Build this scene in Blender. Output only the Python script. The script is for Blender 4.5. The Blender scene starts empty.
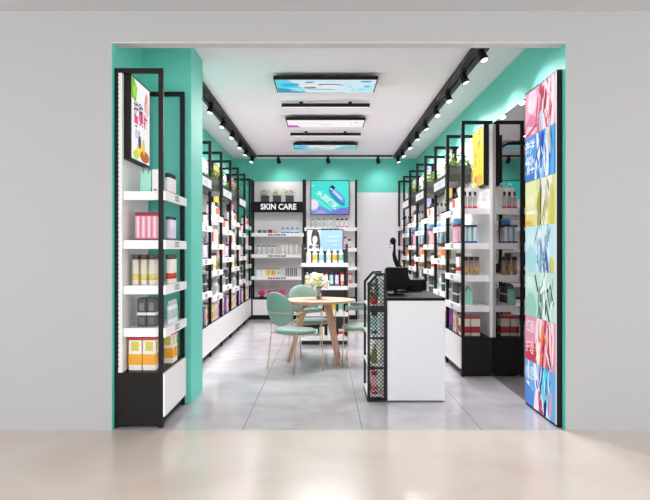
import bpy, bmesh, math, random
from mathutils import Vector, Matrix
random.seed(11)
C = bpy.context.scene.collection
PI = math.pi

# ------------------------------------------------------------------ materials
def lin(c):
    return tuple(((v/255)/12.92 if v/255 <= .04045 else ((v/255+.055)/1.055)**2.4) for v in c)
_M = {}
def mat(name, rgb, rough=.5, metal=0., spec=.5, emit=0., alpha=1., trans=0., var=0., coat=0.):
    if name in _M: return _M[name]
    m = bpy.data.materials.new(name); m.use_nodes = True
    nt = m.node_tree; b = nt.nodes['Principled BSDF']
    col = (*lin(rgb), 1)
    b.inputs['Base Color'].default_value = col
    b.inputs['Roughness'].default_value = rough
    b.inputs['Metallic'].default_value = metal
    b.inputs['Specular IOR Level'].default_value = spec
    b.inputs['Coat Weight'].default_value = coat
    if emit:
        b.inputs['Emission Color'].default_value = col; b.inputs['Emission Strength'].default_value = emit
        b.inputs['Base Color'].default_value = (0.02, 0.02, 0.02, 1)
    if trans: b.inputs['Transmission Weight'].default_value = trans
    if alpha < 1: b.inputs['Alpha'].default_value = alpha
    if var:
        n = nt.nodes.new('ShaderNodeTexNoise'); n.inputs['Scale'].default_value = 14
        tc = nt.nodes.new('ShaderNodeTexCoord'); nt.links.new(tc.outputs['Object'], n.inputs['Vector'])
        mp = nt.nodes.new('ShaderNodeMapRange'); mp.inputs['To Min'].default_value = 1-var; mp.inputs['To Max'].default_value = 1+var
        nt.links.new(n.outputs['Fac'], mp.inputs['Value'])
        mx = nt.nodes.new('ShaderNodeVectorMath'); mx.operation = 'SCALE'
        mx.inputs[0].default_value = col[:3]
        nt.links.new(mp.outputs['Result'], mx.inputs['Scale']); nt.links.new(mx.outputs[0], b.inputs['Base Color'])
    _M[name] = m; return m

def stone(name, a, b2, rough, scale, bump=0., tile=None, seam=(140,140,142), sw=.004, spec=.5):
    """polished stone: soft clouds + faint veins, optional square tile joints"""
    m = bpy.data.materials.new(name); m.use_nodes = True; nt = m.node_tree; B = nt.nodes['Principled BSDF']
    N = nt.nodes.new; L = nt.links.new
    tc = N('ShaderNodeTexCoord')
    n1 = N('ShaderNodeTexNoise'); n1.inputs['Scale'].default_value = scale; n1.inputs['Detail'].default_value = 6; n1.inputs['Distortion'].default_value = .8
    L(tc.outputs['Object'], n1.inputs['Vector'])
    r = N('ShaderNodeValToRGB'); r.color_ramp.elements[0].position = .3; r.color_ramp.elements[1].position = .7
    r.color_ramp.elements[0].color = (*lin(a), 1); r.color_ramp.elements[1].color = (*lin(b2), 1)
    L(n1.outputs['Fac'], r.inputs['Fac'])
    out = r.outputs['Color']
    if tile:
        ox, oy, w = tile
        sep = N('ShaderNodeSeparateXYZ'); L(tc.outputs['Object'], sep.inputs[0])
        fac = None
        for ax, off in (('X', ox), ('Y', oy)):
            s = N('ShaderNodeMath'); s.operation = 'SUBTRACT'; L(sep.outputs[ax], s.inputs[0]); s.inputs[1].default_value = off
            d = N('ShaderNodeMath'); d.operation = 'DIVIDE'; L(s.outputs[0], d.inputs[0]); d.inputs[1].default_value = w
            f = N('ShaderNodeMath'); f.operation = 'PINGPONG'; L(d.outputs[0], f.inputs[0]); f.inputs[1].default_value = .5
            c = N('ShaderNodeMath'); c.operation = 'LESS_THAN'; L(f.outputs[0], c.inputs[0]); c.inputs[1].default_value = sw/w/2*(1 if ax == 'X' else .12)
            if fac is None: fac = c
            else:
                mx = N('ShaderNodeMath'); mx.operation = 'MAXIMUM'; L(fac.outputs[0], mx.inputs[0]); L(c.outputs[0], mx.inputs[1]); fac = mx
        mix = N('ShaderNodeMixRGB'); L(fac.outputs[0], mix.inputs['Fac']); L(out, mix.inputs['Color1']); mix.inputs['Color2'].default_value = (*lin(seam), 1)
        out = mix.outputs['Color']
    L(out, B.inputs['Base Color'])
    B.inputs['Roughness'].default_value = rough
    B.inputs['Specular IOR Level'].default_value = spec
    return m

GREEN   = mat('mint_green_paint', (98, 204, 186), .55, var=.015)
WHITEW  = mat('off_white_paint', (228, 227, 230), .6, var=.01)
CEIL    = mat('ceiling_white_paint', (250, 241, 246), .7, var=.006)
GREYW   = mat('mall_grey_paint', (168, 168, 169), .6, var=.012)
MALLC   = mat('mall_ceiling_grey', (190, 192, 194), .8, var=.01)
BLACK   = mat('charcoal_powder_coat', (20, 19, 20), .5, spec=.22)
BASEBK  = mat('base_black_laminate', (22, 18, 19), .5, spec=.2)
PANEL   = mat('white_laminate', (236, 232, 232), .4)
SHELFW  = mat('white_shelf_metal', (240, 238, 238), .4)
COUNTW  = mat('white_counter_gloss', (212, 212, 216), .3)
COUNTB  = mat('black_counter_top', (15, 14, 16), .6, spec=.12)
HEADM   = mat('header_dark_grey', (72, 68, 66), .5)
PLANTM  = mat('planter_grey', (86, 92, 90), .55)
LENS    = mat('lamp_lens_lit', (255, 252, 246), emit=2.2)
LINEAR  = mat('linear_lamp_lit', (255, 252, 250), emit=1.2)
GREYMET = mat('track_inner_grey', (120, 116, 116), .35, metal=.6)
BRASS   = mat('rose_brass', (214, 180, 150), .3, metal=.85)
SAGE    = mat('sage_green_upholstery', (134, 158, 147), .6, var=.03)
WOOD    = mat('pale_ash_wood', (212, 166, 138), .45, var=.05)
GLASS   = mat('clear_glass', (235, 242, 240), .05, trans=.9)
MIRROR  = mat('tinted_mirror', (132, 126, 126), .02, metal=1.)
LEAF    = mat('leaf_green', (108, 150, 30), .5, var=.25)
LEAF2   = mat('leaf_dark_green', (62, 104, 46), .5, var=.25)

# ------------------------------------------------------------------ mesh helpers
def box(bm, x0, x1, y0, y1, z0, z1, mi=0):
    vs = [bm.verts.new((x, y, z)) for z in (z0, z1) for y in (y0, y1) for x in (x0, x1)]
    for f in ((0,2,3,1), (4,5,7,6), (0,1,5,4), (2,6,7,3), (0,4,6,2), (1,3,7,5)):
        fc = bm.faces.new([vs[i] for i in f]); fc.material_index = mi
def lathe(bm, prof, seg=16, cx=0, cy=0, z0=0, sx=1, sy=1, mi=0, smooth=True):
    rings = []
    for r, z in prof:
        if r < 1e-5: rings.append([bm.verts.new((cx, cy, z0+z))])
        else: rings.append([bm.verts.new((cx+sx*r*math.cos(2*PI*k/seg), cy+sy*r*math.sin(2*PI*k/seg), z0+z)) for k in range(seg)])
    for a, b in zip(rings, rings[1:]):
        for k in range(seg):
            k2 = (k+1) % seg
            if len(a) == 1 and len(b) == 1: continue
            if len(a) == 1: f = bm.faces.new([a[0], b[k2], b[k]][::-1])
            elif len(b) == 1: f = bm.faces.new([a[k], a[k2], b[0]])
            else: f = bm.faces.new([a[k], a[k2], b[k2], b[k]])
            f.smooth = smooth; f.material_index = mi
    for ring, rev in ((rings[0], True), (rings[-1], False)):
        if len(ring) > 1:
            f = bm.faces.new(ring[::-1] if rev else ring); f.material_index = mi
def tube(bm, pts, r, seg=8, r2=None, mi=0):
    pts = [Vector(p) for p in pts]; n = len(pts); rings = []
    for i, p in enumerate(pts):
        t = (pts[min(i+1, n-1)]-pts[max(i-1, 0)]).normalized()
        up = Vector((0,0,1)) if abs(t.z) < .9 else Vector((1,0,0))
        a = t.cross(up).normalized(); b = t.cross(a)
        rr = r if r2 is None else r+(r2-r)*i/(n-1)
        rings.append([bm.verts.new(p+rr*(a*math.cos(2*PI*k/seg)+b*math.sin(2*PI*k/seg))) for k in range(seg)])
    for A, B in zip(rings, rings[1:]):
        for k in range(seg):
            f = bm.faces.new([A[k], B[k], B[(k+1)%seg], A[(k+1)%seg]]); f.smooth = True; f.material_index = mi
    bm.faces.new(rings[0]).material_index = mi; bm.faces.new(rings[-1][::-1]).material_index = mi
def mesh(name, bm, mats, bevel=0, seg=2):
    bmesh.ops.recalc_face_normals(bm, faces=bm.faces)
    if bevel:
        bmesh.ops.bevel(bm, geom=bm.edges[:], offset=bevel, segments=seg, affect='EDGES', profile=.7, clamp_overlap=True)
    me = bpy.data.meshes.new(name); bm.to_mesh(me); bm.free()
    for m in (mats if isinstance(mats, (list, tuple)) else [mats]): me.materials.append(m)
    return me
def link(name, me, parent=None, loc=None, rz=None, **kw):
    o = bpy.data.objects.new(name, me); C.objects.link(o)
    if parent is not None: o.parent = parent
    if loc: o.location = loc
    if rz is not None: o.rotation_euler = (0, 0, rz)
    for k, v in kw.items(): o[k] = v
    return o
def obj(name, bm, mats, parent=None, bevel=0, seg=2, **kw):
    return link(name, mesh(name, bm, mats, bevel, seg), parent, **kw)
def bx(name, m, a, parent=None, bevel=0, **kw):
    bm = bmesh.new(); box(bm, *a); return obj(name, bm, m, parent, bevel, **kw)
def thing(name, label, cat, loc=(0,0,0), rz=0, group=None):
    o = bpy.data.objects.new(name, None); C.objects.link(o); o.empty_display_size = .1
    o.location = loc; o.rotation_euler = (0, 0, rz); o['label'] = label; o['category'] = cat
    if group: o['group'] = group
    return o
def struct(name, m, *boxes):
    bm = bmesh.new()
    for b in boxes: box(bm, *b)
    return obj(name, bm, m, kind='structure')

_txt = {}
def text_mesh(s, size, bold=0.):
    cu = bpy.data.curves.new('t', 'FONT'); cu.body = s; cu.size = size; cu.align_x = 'CENTER'; cu.align_y = 'CENTER'; cu.offset = bold; cu.resolution_u = 3
    o = bpy.data.objects.new('t', cu); C.objects.link(o)
    dg = bpy.context.evaluated_depsgraph_get(); me = bpy.data.meshes.new_from_object(o.evaluated_get(dg))
    bpy.data.objects.remove(o); 
    return me

def art(name, parent, o, u, v, w, h, bg, shapes, emit=1., step=.0004, **kw):
    """flat printed picture: bg + layered coloured shapes, coordinates 0..1 on the sheet (x along u, y along v)"""
    o, u, v = Vector(o), Vector(u).normalized(), Vector(v).normalized(); n = u.cross(v)
    bm = bmesh.new(); mats = []; idx = {}
    def mi(c):
        c = tuple(c)
        if c not in idx:
            nm = 'print_%d_%d_%d' % c + ('_lit%g' % emit if emit else '')
            mats.append(mat(nm, c, .7, emit=emit, spec=.05) if emit else mat(nm, c, .45)); idx[c] = len(mats)-1
        return idx[c]
    def P(x, y, k): return o+u*(x*w)+v*(y*h)+n*(step*k)
    def poly(pts, c, k):
        vs = [bm.verts.new(P(x, y, k)) for x, y in pts]
        f = bm.faces.new(vs); f.material_index = mi(c)
    poly([(0,0),(1,0),(1,1),(0,1)], bg, 0)
    def clip(pts):
        # keep everything on the sheet
        for ax in (0, 1):
            for lo in (True, False):
                out = []
                for i in range(len(pts)):
                    a, b = pts[i-1], pts[i]
                    ina = a[ax] >= .003 if lo else a[ax] <= .997; inb = b[ax] >= .003 if lo else b[ax] <= .997
                    lim = .003 if lo else .997
                    if ina != inb:
                        t = (lim-a[ax])/(b[ax]-a[ax]); q = [a[0]+(b[0]-a[0])*t, a[1]+(b[1]-a[1])*t]; out.append(tuple(q))
                    if inb: out.append(b)
                pts = out
                if len(pts) < 3: return pts
        return pts
    for k, s in enumerate(shapes, 1):
        t = s[0]
        if t == 'p': pts, c = s[1], s[2]
        elif t in 'er':
            cx, cy, rx, ry, ang, c = s[1:]
            ca, sa = math.cos(math.radians(ang)), math.sin(math.radians(ang)); pts = []
            src = [(math.cos(2*PI*i/20), math.sin(2*PI*i/20)) for i in range(20)] if t == 'e' else [(-1,-1),(1,-1),(1,1),(-1,1)]
            for px, py in src:
                X, Y = px*rx*w, py*ry*w      # radii in sheet widths
                pts.append((cx+(X*ca-Y*sa)/w, cy+(X*sa+Y*ca)/h))
        elif t == 't':
            st, cx, cy, size, ang, c = s[1:7]; bold = s[7] if len(s) > 7 else 0
            me = text_mesh(st, size*w, bold*w); ca, sa = math.cos(math.radians(ang)), math.sin(math.radians(ang))
            base = [bm.verts.new(P(cx+(q.co.x*ca-q.co.y*sa)/w, cy+(q.co.x*sa+q.co.y*ca)/h, k)) for q in me.vertices]
            for pl in me.polygons:
                try: f = bm.faces.new([base[i] for i in pl.vertices]); f.material_index = mi(c)
                except ValueError: pass
            continue
        pts = clip(pts)
        if len(pts) >= 3: poly(pts, c, k)
    me = bpy.data.meshes.new(name); 
    bm.normal_update()
    for f in bm.faces:
        if f.normal.dot(n) < 0: f.normal_flip()
    bm.to_mesh(me); bm.free()
    for m in mats: me.materials.append(m)
    return link(name, me, parent, **kw)

# ------------------------------------------------------------------ dimensions
FY, TH = 5.10, .126           # shop front plane, thickness
BY, CZ = 13.57, 3.17          # back wall, shop ceiling
LX, RX = -1.5975, 1.804       # opening edges
WL, WR = -1.81, 1.81
SZ = [1.80, 1.427, 1.08, .755]   # shelf tops
TOP = 2.73

# ------------------------------------------------------------------ the setting
flo = stone('grey_marble_tiles', (170,167,171), (196,193,197), .14, 2.0, tile=(-.618, 5.7, .897), seam=(126,124,126), sw=.006)
mallf = stone('beige_polished_stone', (200,184,172), (214,204,194), .22, .9)
struct('floor', flo, (-1.9, 1.9, FY, BY+.1, -.1, 0))
struct('floor_mall', mallf, (-7, 7, -4, FY, -.1, 0))
struct('ceiling', CEIL, (-1.95, 1.95, FY+TH, BY+.1, CZ, CZ+.1))
struct('ceiling_mall', MALLC, (-7, 7, -4, FY, 3.143, 3.3))
struct('wall_front', GREYW, (-7, LX-.004, FY, FY+TH, 0, 3.3), (RX+.004, 7, FY, FY+TH, 0, 3.3), (LX-.004, RX+.004, FY, FY+TH, 2.91, 3.3))
struct('trim_lintel', mat('lintel_white_paint', (200,196,197), .6), (LX, RX, FY+.002, FY+TH, 2.902, 2.91))
struct('trim_jamb', GREEN, (LX-.004, LX, FY+.001, FY+TH, 0, 2.91), (RX, RX+.004, FY+.001, FY+TH, 0, 2.91))
struct('wall_left', GREEN, (-1.75, LX-.015, FY+TH, 6.0, 0, CZ), (-1.95, WL, 6.55, BY, 0, CZ))
struct('wall_column', GREEN, (-1.95, -1.18, 6.0, 6.55, 0, CZ))
struct('wall_right', GREEN, (WR, 1.95, FY+TH, BY, 0, CZ))
struct('wall_back', GREEN, (-1.95, 1.95, BY, BY+.1, 0, CZ))
struct('door_1', WHITEW, (.60, 1.80, BY-.02, BY, .0, 2.495))
struct('baseboard_back', mat('light_grey_plastic', (196,196,198), .5), (.60, 1.45, BY-.028, BY-.02, 0, .07))
mir = bx('wall_mirror', MIRROR, (1.79, 1.808, 5.985, 7.246, 0.0, 2.706)); mir['kind'] = 'structure'

# camera
cam = bpy.data.cameras.new('camera'); cam.lens = 680/650*36; cam.sensor_width = 36
co = bpy.data.objects.new('camera', cam); C.objects.link(co); co.location = (0, 0, 1.35); co.rotation_euler = (PI/2, 0, 0)
bpy.context.scene.camera = co

# ------------------------------------------------------------------ products
PROTO = {}
def make_proto(kind, name, cat, desc, parts):
    """parts: list of (part_name, mesh, label or None); the first is the product itself"""
    PROTO[kind] = (name, cat, desc, parts)
def prof_bottle(r, h, neck=.35, sh=.8): return [(0,0),(r*.94,0),(r,.006),(r,h*sh),(r*.85,h*(sh+.08)),(r*neck,h*(sh+.14)),(r*neck,h)]
def mk_bottle(kind, name, cat, desc, r, h, body, cap, caph, label=None, capr=None, base=None, neck=.5, sh=.78, rough=.3, seg=14):
    bm = bmesh.new(); lathe(bm, prof_bottle(r, h-caph*.55, neck, sh), seg)
    parts = [(name, mesh(name, bm, mat('p_%s_body' % kind, body, rough)), None)]
    bm = bmesh.new(); cr = capr or r*.6; lathe(bm, [(cr,0),(cr,caph*.9),(cr*.9,caph),(0,caph)], seg, z0=h-caph)
    parts.append(('cap', mesh('cap', bm, mat('p_%s_cap' % kind, cap, .35)), None))
    if label:
        bm = bmesh.new(); lathe(bm, [(r*1.015,0),(r*1.015,h*.4)], seg, z0=h*.2); bmesh.ops.delete(bm, geom=[f for f in bm.faces if len(f.verts) > 4], context='FACES')
        parts.append(('product_label', mesh('product_label', bm, mat('p_%s_label' % kind, label, .5)), None))
    if base:
        bm = bmesh.new(); lathe(bm, [(r*1.02,0),(r*1.02,h*.14)], seg, z0=.0); parts.append(('base_ring', mesh('base_ring', bm, mat('p_%s_base' % kind, base, .4)), None))
    make_proto(kind, name, cat, desc, parts)
def mk_tall(kind, name, cat, desc, r, h, body, cap, capf=.16, label=None, base=None, seg=12):
    """straight-sided tube/canister with full-width cap"""
    bm = bmesh.new(); lathe(bm, [(0,0),(r*.95,0),(r,.004),(r,h*(1-capf)),(0,h*(1-capf))], seg)
    parts = [(name, mesh(name, bm, mat('p_%s_body' % kind, body, .35)), None)]
    bm = bmesh.new(); lathe(bm, [(r*1.06,0),(r*1.06,h*capf*.93),(r,h*capf),(0,h*capf)], seg, z0=h*(1-capf)); parts.append(('cap', mesh('cap', bm, mat('p_%s_cap' % kind, cap, .35)), None))
    if label:
        bm = bmesh.new(); lathe(bm, [(r*1.03,0),(r*1.03,h*.2)], seg, z0=h*.16); parts.append(('product_label', mesh('product_label', bm, mat('p_%s_label' % kind, label, .5)), None))
    if base:
        bm = bmesh.new(); lathe(bm, [(r*1.05,0),(r*1.05,h*.1)], seg); parts.append(('base_ring', mesh('base_ring', bm, mat('p_%s_base' % kind, base, .4)), None))
    make_proto(kind, name, cat, desc, parts)
def mk_box(kind, name, cat, desc, w, d, h, body, bands=(), bevel=.002):
    """bands: (z0,z1 as fractions, rgb, inset fraction)"""
    bm = bmesh.new(); box(bm, -w/2, w/2, -d/2, d/2, 0, h)
    parts = [(name, mesh(name, bm, mat('p_%s_body' % kind, body, .45), bevel, 1), None)]
    for i, (a, b, c, ins) in enumerate(bands):
        e = .0012+.0004*i; m = mat('p_%s_band%d' % (kind, i), c, .5); bm = bmesh.new()
        if ins == 0: box(bm, -w/2-e, w/2+e, -d/2-e, d/2+e, a*h, b*h)
        else:
            box(bm, -w/2+ins*w, w/2-ins*w, -d/2-e, d/2+e, a*h, b*h)
            box(bm, -w/2-e, w/2+e, -d/2+ins*d, d/2-ins*d, a*h, b*h)
        parts.append(('printed_band', mesh('printed_band', bm, m), None))
    make_proto(kind, name, cat, desc, parts)
def mk_jar(kind, desc, r, h, body, lid):
    bm = bmesh.new(); lathe(bm, [(0,0),(r*.9,0),(r,.008),(r,h*.6),(0,h*.6)], 14)
    b2 = bmesh.new(); lathe(b2, [(r*1.03,0),(r*1.03,h*.36),(r*.93,h*.4),(0,h*.4)], 14, z0=h*.6)
    make_proto(kind, 'cosmetic_jar', 'jar', desc, [('cosmetic_jar', mesh('jar', bm, mat('p_%s_body' % kind, body, .3)), None), ('lid', mesh('lid', b2, mat('p_%s_lid' % kind, lid, .35)), None)])
def mk_bag(kind, desc, w, d, h, col, hand):
    bm = bmesh.new()
    vs = [bm.verts.new(p) for p in [(-w/2,-d/2,0),(w/2,-d/2,0),(w/2,d/2,0),(-w/2,d/2,0),(-w/2*.96,-d/2*.8,h),(w/2*.96,-d/2*.8,h),(w/2*.96,d/2*.8,h),(-w/2*.96,d/2*.8,h)]]
    for f in ((0,3,2,1),(0,1,5,4),(2,3,7,6),(1,2,6,5),(3,0,4,7)): bm.faces.new([vs[i] for i in f])
    vi = [bm.verts.new(v.co*1) for v in vs]
    for v in vi: v.co.x *= .97; v.co.y *= .9; v.co.z = max(.002, v.co.z)
    for f in ((0,1,2,3),(0,4,5,1),(2,6,7,3),(1,5,6,2),(3,7,4,0)): bm.faces.new([vi[i] for i in f])
    for a, b in ((4,5),(5,6),(6,7),(7,4)): bm.faces.new([vs[a], vs[b], vi[b], vi[a]])
    me = bpy.data.meshes.new('bag'); bm.to_mesh(me); bm.free(); me.materials.append(mat('p_%s_paper' % kind, col, .6))
    parts = [('gift_bag', me, None)]
    for s in (-1, 1):
        b2 = bmesh.new(); tube(b2, [(w*.25*math.cos(a), s*(d/2*.8+.004), h*.86+h*.32*math.sin(a)) for a in [PI*i/8 for i in range(9)]], .0035, 6)
        parts.append(('handle', mesh('handle', b2, mat('p_%s_cord' % kind, hand, .6)), None))
    make_proto(kind, 'gift_bag', 'bag', desc, parts)

mk_bottle('redbase', 'serum_bottle', 'bottle', 'clear grey bottle with red base', .024, .185, (170,166,166), (34,32,34), .05, base=(196,30,52), neck=.4)
mk_tall('navytube', 'lotion_tube', 'tube', 'pale blue tube with navy cap', .024, .195, (196,218,226), (34,46,84), .1, base=(36,84,156))
mk_tall('lilactube', 'lotion_tube', 'tube', 'lilac tube with navy cap', .024, .195, (206,204,224), (44,48,98), .12, base=(90,96,160))
mk_tall('brownwhite', 'hair_canister', 'bottle', 'white canister with brown cap', .028, .235, (232,226,212), (78,66,58), .16, label=(224,206,120))
mk_tall('brownred', 'hair_canister', 'bottle', 'white canister, brown cap, red label', .028, .235, (238,232,222), (78,66,58), .16, label=(206,54,40))
mk_tall('bronze', 'hair_canister', 'bottle', 'bronze canister with dark cap', .026, .2, (168,140,122), (62,48,44), .2, label=(196,146,84))
mk_box('cream', 'product_carton', 'box', 'cream carton with red band', .095, .07, .205, (238,228,214), [(.16,.5,(184,34,48),0),(.9,1.0,(196,60,40),0)])
mk_box('yellowbox', 'product_carton', 'box', 'white carton with yellow band', .1, .07, .25, (240,234,226), [(.17,.5,(238,168,38),0),(.6,.88,(206,202,84),.2),(.93,1.0,(204,50,40),0)])
mk_box('pinkbox', 'product_carton', 'box', 'pink carton with crimson top', .042, .05, .22, (226,150,172), [(.87,1.0,(140,20,58),0),(0,.06,(140,20,58),0),(.1,.84,(246,214,224),.3)])
mk_box('blackbox', 'product_carton', 'box', 'black patterned carton, white band', .07, .06, .22, (64,62,64), [(.4,.5,(226,224,222),0),(.56,.84,(120,118,118),.25),(.08,.32,(100,98,98),.2)])
mk_box('greybox', 'product_carton', 'box', 'grey carton with dark panel', .075, .06, .14, (196,194,196), [(.2,.8,(96,94,98),.2)])
mk_box('purplebox', 'product_carton', 'box', 'purple carton with pink spot', .09, .06, .24, (104,70,160), [(.3,.7,(218,80,160),.25),(.0,.2,(60,70,150),0)])
mk_box('magentabox', 'product_carton', 'box', 'white carton with magenta flower', .1, .06, .24, (232,224,232), [(.35,.75,(208,44,110),.2),(.05,.3,(84,70,150),.15)])
mk_box('orangebox', 'product_carton', 'box', 'white carton with orange spot', .1, .06, .24, (238,232,222), [(.2,.6,(232,148,40),.2),(.85,.97,(222,90,40),.1)])
mk_box('redtextbox', 'product_carton', 'box', 'cream carton with red lettering', .08, .05, .2, (240,226,214), [(.2,.85,(214,60,44),.36)])
mk_jar('bluejar', 'sky blue jar', .042, .065, (60,150,214), (120,190,230))
mk_jar('greenjar', 'small green jar', .038, .06, (40,100,84), (80,110,100))
mk_jar('tealjar', 'small teal jar', .038, .06, (70,150,150), (110,150,150))
mk_jar('redjar', 'small red jar', .042, .065, (170,30,56), (120,40,50))
mk_jar('limejar', 'small yellow green jar', .034, .055, (176,180,90), (220,220,200))
mk_jar('darkjar', 'short dark jar', .04, .11, (92,56,50), (36,30,30))
mk_bag('mintbag', 'mint paper bag with grey handles', .085, .055, .17, (160,226,206), (120,120,122))
mk_bag('whitebag', 'white paper bag with white handles', .105, .06, .24, (236,234,236), (232,230,232))
mk_box('whitecarton', 'product_carton', 'box', 'plain white carton', .05, .05, .18, (238,236,236), [(.08,.16,(120,120,124),.3)])
mk_bottle('whitered', 'shampoo_bottle', 'bottle', 'white bottle with black cap', .03, .175, (238,234,234), (40,38,40), .035, base=(216,120,130), capr=.026, neck=.7)
mk_bottle('slimwhite', 'toner_bottle', 'bottle', 'slim white bottle', .02, .185, (228,230,232), (206,208,210), .04, label=(180,196,196))
mk_bottle('blackstem', 'pump_bottle', 'bottle', 'white pump bottle with black pump', .03, .22, (232,226,220), (44,44,40), .07, capr=.01, label=(206,110,80), neck=.3, sh=.6)
mk_bottle('orangelab', 'pump_bottle', 'bottle', 'white bottle with orange label', .03, .21, (238,232,226), (60,52,50), .06, capr=.016, label=(222,110,60), neck=.4, sh=.66)
mk_bottle('oliveb', 'toner_bottle', 'bottle', 'olive bottle with gold cap', .026, .17, (142,136,74), (196,180,130), .05)
mk_bottle('sprayb', 'spray_bottle', 'bottle', 'clear spray bottle with black nozzle', .03, .2, (206,210,212), (40,40,42), .06, capr=.012, label=(150,156,160), neck=.35, sh=.66)
mk_bottle('blueb', 'lotion_bottle', 'bottle', 'bright blue bottle', .033, .12, (60,140,206), (130,190,226), .03, label=(226,238,244))
mk_bottle('clearb', 'toner_bottle', 'bottle', 'clear white bottle with grey cap', .034, .165, (226,226,226), (120,118,118), .02, label=(208,208,208), capr=.03)
mk_tall('paletube', 'lotion_tube', 'tube', 'pale ivory tube', .03, .2, (232,228,216), (214,210,196), .1)
mk_box('skinw', 'product_carton', 'box', 'white carton with grey lid', .085, .06, .15, (236,236,234), [(.9,1.,(110,108,108),0)])
mk_box('skiny', 'product_carton', 'box', 'yellow carton with grey lid', .085, .06, .15, (236,214,120), [(.9,1.,(110,108,108),0),(.3,.7,(220,170,50),.25)])
mk_box('skino', 'product_carton', 'box', 'orange carton with grey lid', .085, .06, .15, (238,206,150), [(.9,1.,(110,108,108),0),(.25,.7,(228,140,50),.25)])
mk_box('skinm', 'product_carton', 'box', 'mint carton with grey lid', .085, .06, .15, (216,236,222), [(.9,1.,(110,108,108),0),(.3,.6,(130,200,170),.25)])
mk_box('darkgrid', 'product_carton', 'box', 'dark carton with square windows', .06, .06, .155, (84,80,84), [(.08,.34,(190,188,190),.25),(.4,.64,(170,168,170),.25),(.7,.86,(190,188,190),.25)])
mk_box('magenta', 'product_carton', 'box', 'magenta square carton', .165, .08, .165, (186,84,150), [(.2,.75,(160,50,120),.2)])
for nm, c in (('white',(232,232,230)),('yellow',(238,196,70)),('skyblue',(150,206,222)),('mint',(190,222,204)),('orange',(240,168,60)),('green',(130,200,170))):
    mk_bottle('st_'+nm, 'shampoo_bottle', 'bottle', 'white bottle with %s label' % nm.replace('skyblue','sky blue'), .037, .195, (238,238,238), (246,246,246), .045, label=c, capr=.02, neck=.55)
mk_tall('st_redcap', 'lotion_bottle', 'bottle', 'white bottle with red cap', .027, .2, (238,206,206), (186,40,50), .16, label=(232,130,130), base=(190,30,40))
mk_tall('st_navycap', 'lotion_bottle', 'bottle', 'teal bottle with navy cap', .027, .2, (170,220,216), (50,58,120), .2, label=(210,236,232), base=(50,70,130))
mk_tall('st_plumcap', 'lotion_bottle', 'bottle', 'lilac bottle with plum cap', .027, .2, (222,200,222), (84,40,70), .2, label=(240,220,236), base=(60,60,120))
mk_box('st_yellow', 'product_carton', 'box', 'bright yellow carton', .07, .05, .13, (236,216,60), [(.3,.7,(250,240,170),.25)])
mk_box('st_cyan', 'product_carton', 'box', 'pale cyan carton', .07, .05, .1, (150,220,220), [(.3,.7,(230,246,246),.2)])
mk_box('st_red', 'product_carton', 'box', 'red and white carton', .07, .05, .1, (236,228,226), [(.3,.7,(206,40,70),0)])
# flower-like pink puff on a stem ball (base of skin care unit)
bm = bmesh.new(); lathe(bm, [(0,0),(.045,0),(.05,.02),(.02,.05),(.02,.09),(0,.09)], 12)
b2 = bmesh.new()
for i in range(7):
    a = 2*PI*i/7; bmesh.ops.create_icosphere(b2, subdivisions=1, radius=.034, matrix=Matrix.Translation((.035*math.cos(a), .02*math.sin(a), .105+.03*math.sin(a))))
make_proto('puff', 'perfume_flacon', 'perfume', 'dark flacon with pink flower stopper', [('perfume_flacon', mesh('flacon', bm, mat('p_puff_b', (70,44,60), .3)), None), ('flower_stopper', mesh('stopper', b2, mat('p_puff_t', (222,60,120), .5)), None)])

ORD = ['first','second','third','fourth','fifth','sixth','seventh','eighth','ninth','tenth']
USED = set()
def place(kind, loc, label, group, rz=0.):
    name, cat, desc, parts = PROTO[kind]
    root = link(name, parts[0][1], None, loc, rz)
    root['label'] = label; root['category'] = cat; root['group'] = group
    for nm, me, lb in parts[1:]: link(nm, me, root)
    return root
def size(kind):
    me = PROTO[kind][3][0][1]; xs = [v.co.x for v in me.vertices]; ys = [v.co.y for v in me.vertices]; zs = [v.co.z for v in me.vertices]
    return max(xs)-min(xs), max(ys)-min(ys)

# ------------------------------------------------------------------ shelf unit
def frame_bm(w, top, t=.036, X0=0):
    """rectangular tube frame across the unit depth: x 0..w"""
    bm = bmesh.new()
    box(bm, 0, t, 0, t, 0.0, top); box(bm, w-t, w, 0, t, 0.0, top); box(bm, t, w-t, 0, t, top-t, top)
    return bm
FRAME_ME = {}
def strip_tag(parent, x, y, z, side):
    """little printed price tag: dark outline and glyph strokes on the strip face; face normal is -side*X ... built on the strip"""
    bm = bmesh.new(); X = x; e = .0012
    def r(y0, y1, z0, z1): box(bm, min(X, X-side*e), max(X, X-side*e), y+y0, y+y1, z+z0, z+z1)
    W, H, t = .15, .040, .006
    r(0, W, 0, t); r(0, W, H-t, H); r(0, t, t, H-t); r(W-t, W, t, H-t)
    for k in range(3):
        a = .034+k*.032; r(a, a+.005, .008, H-.008); r(a+.005, a+.018, .008 if k % 2 else H-.013, .013 if k % 2 else H-.008); r(a+.005, a+.018, H/2-.002, H/2+.002)
    obj('price_tag', bm, mat('tag_ink', (60,58,60), .6), parent)

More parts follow.
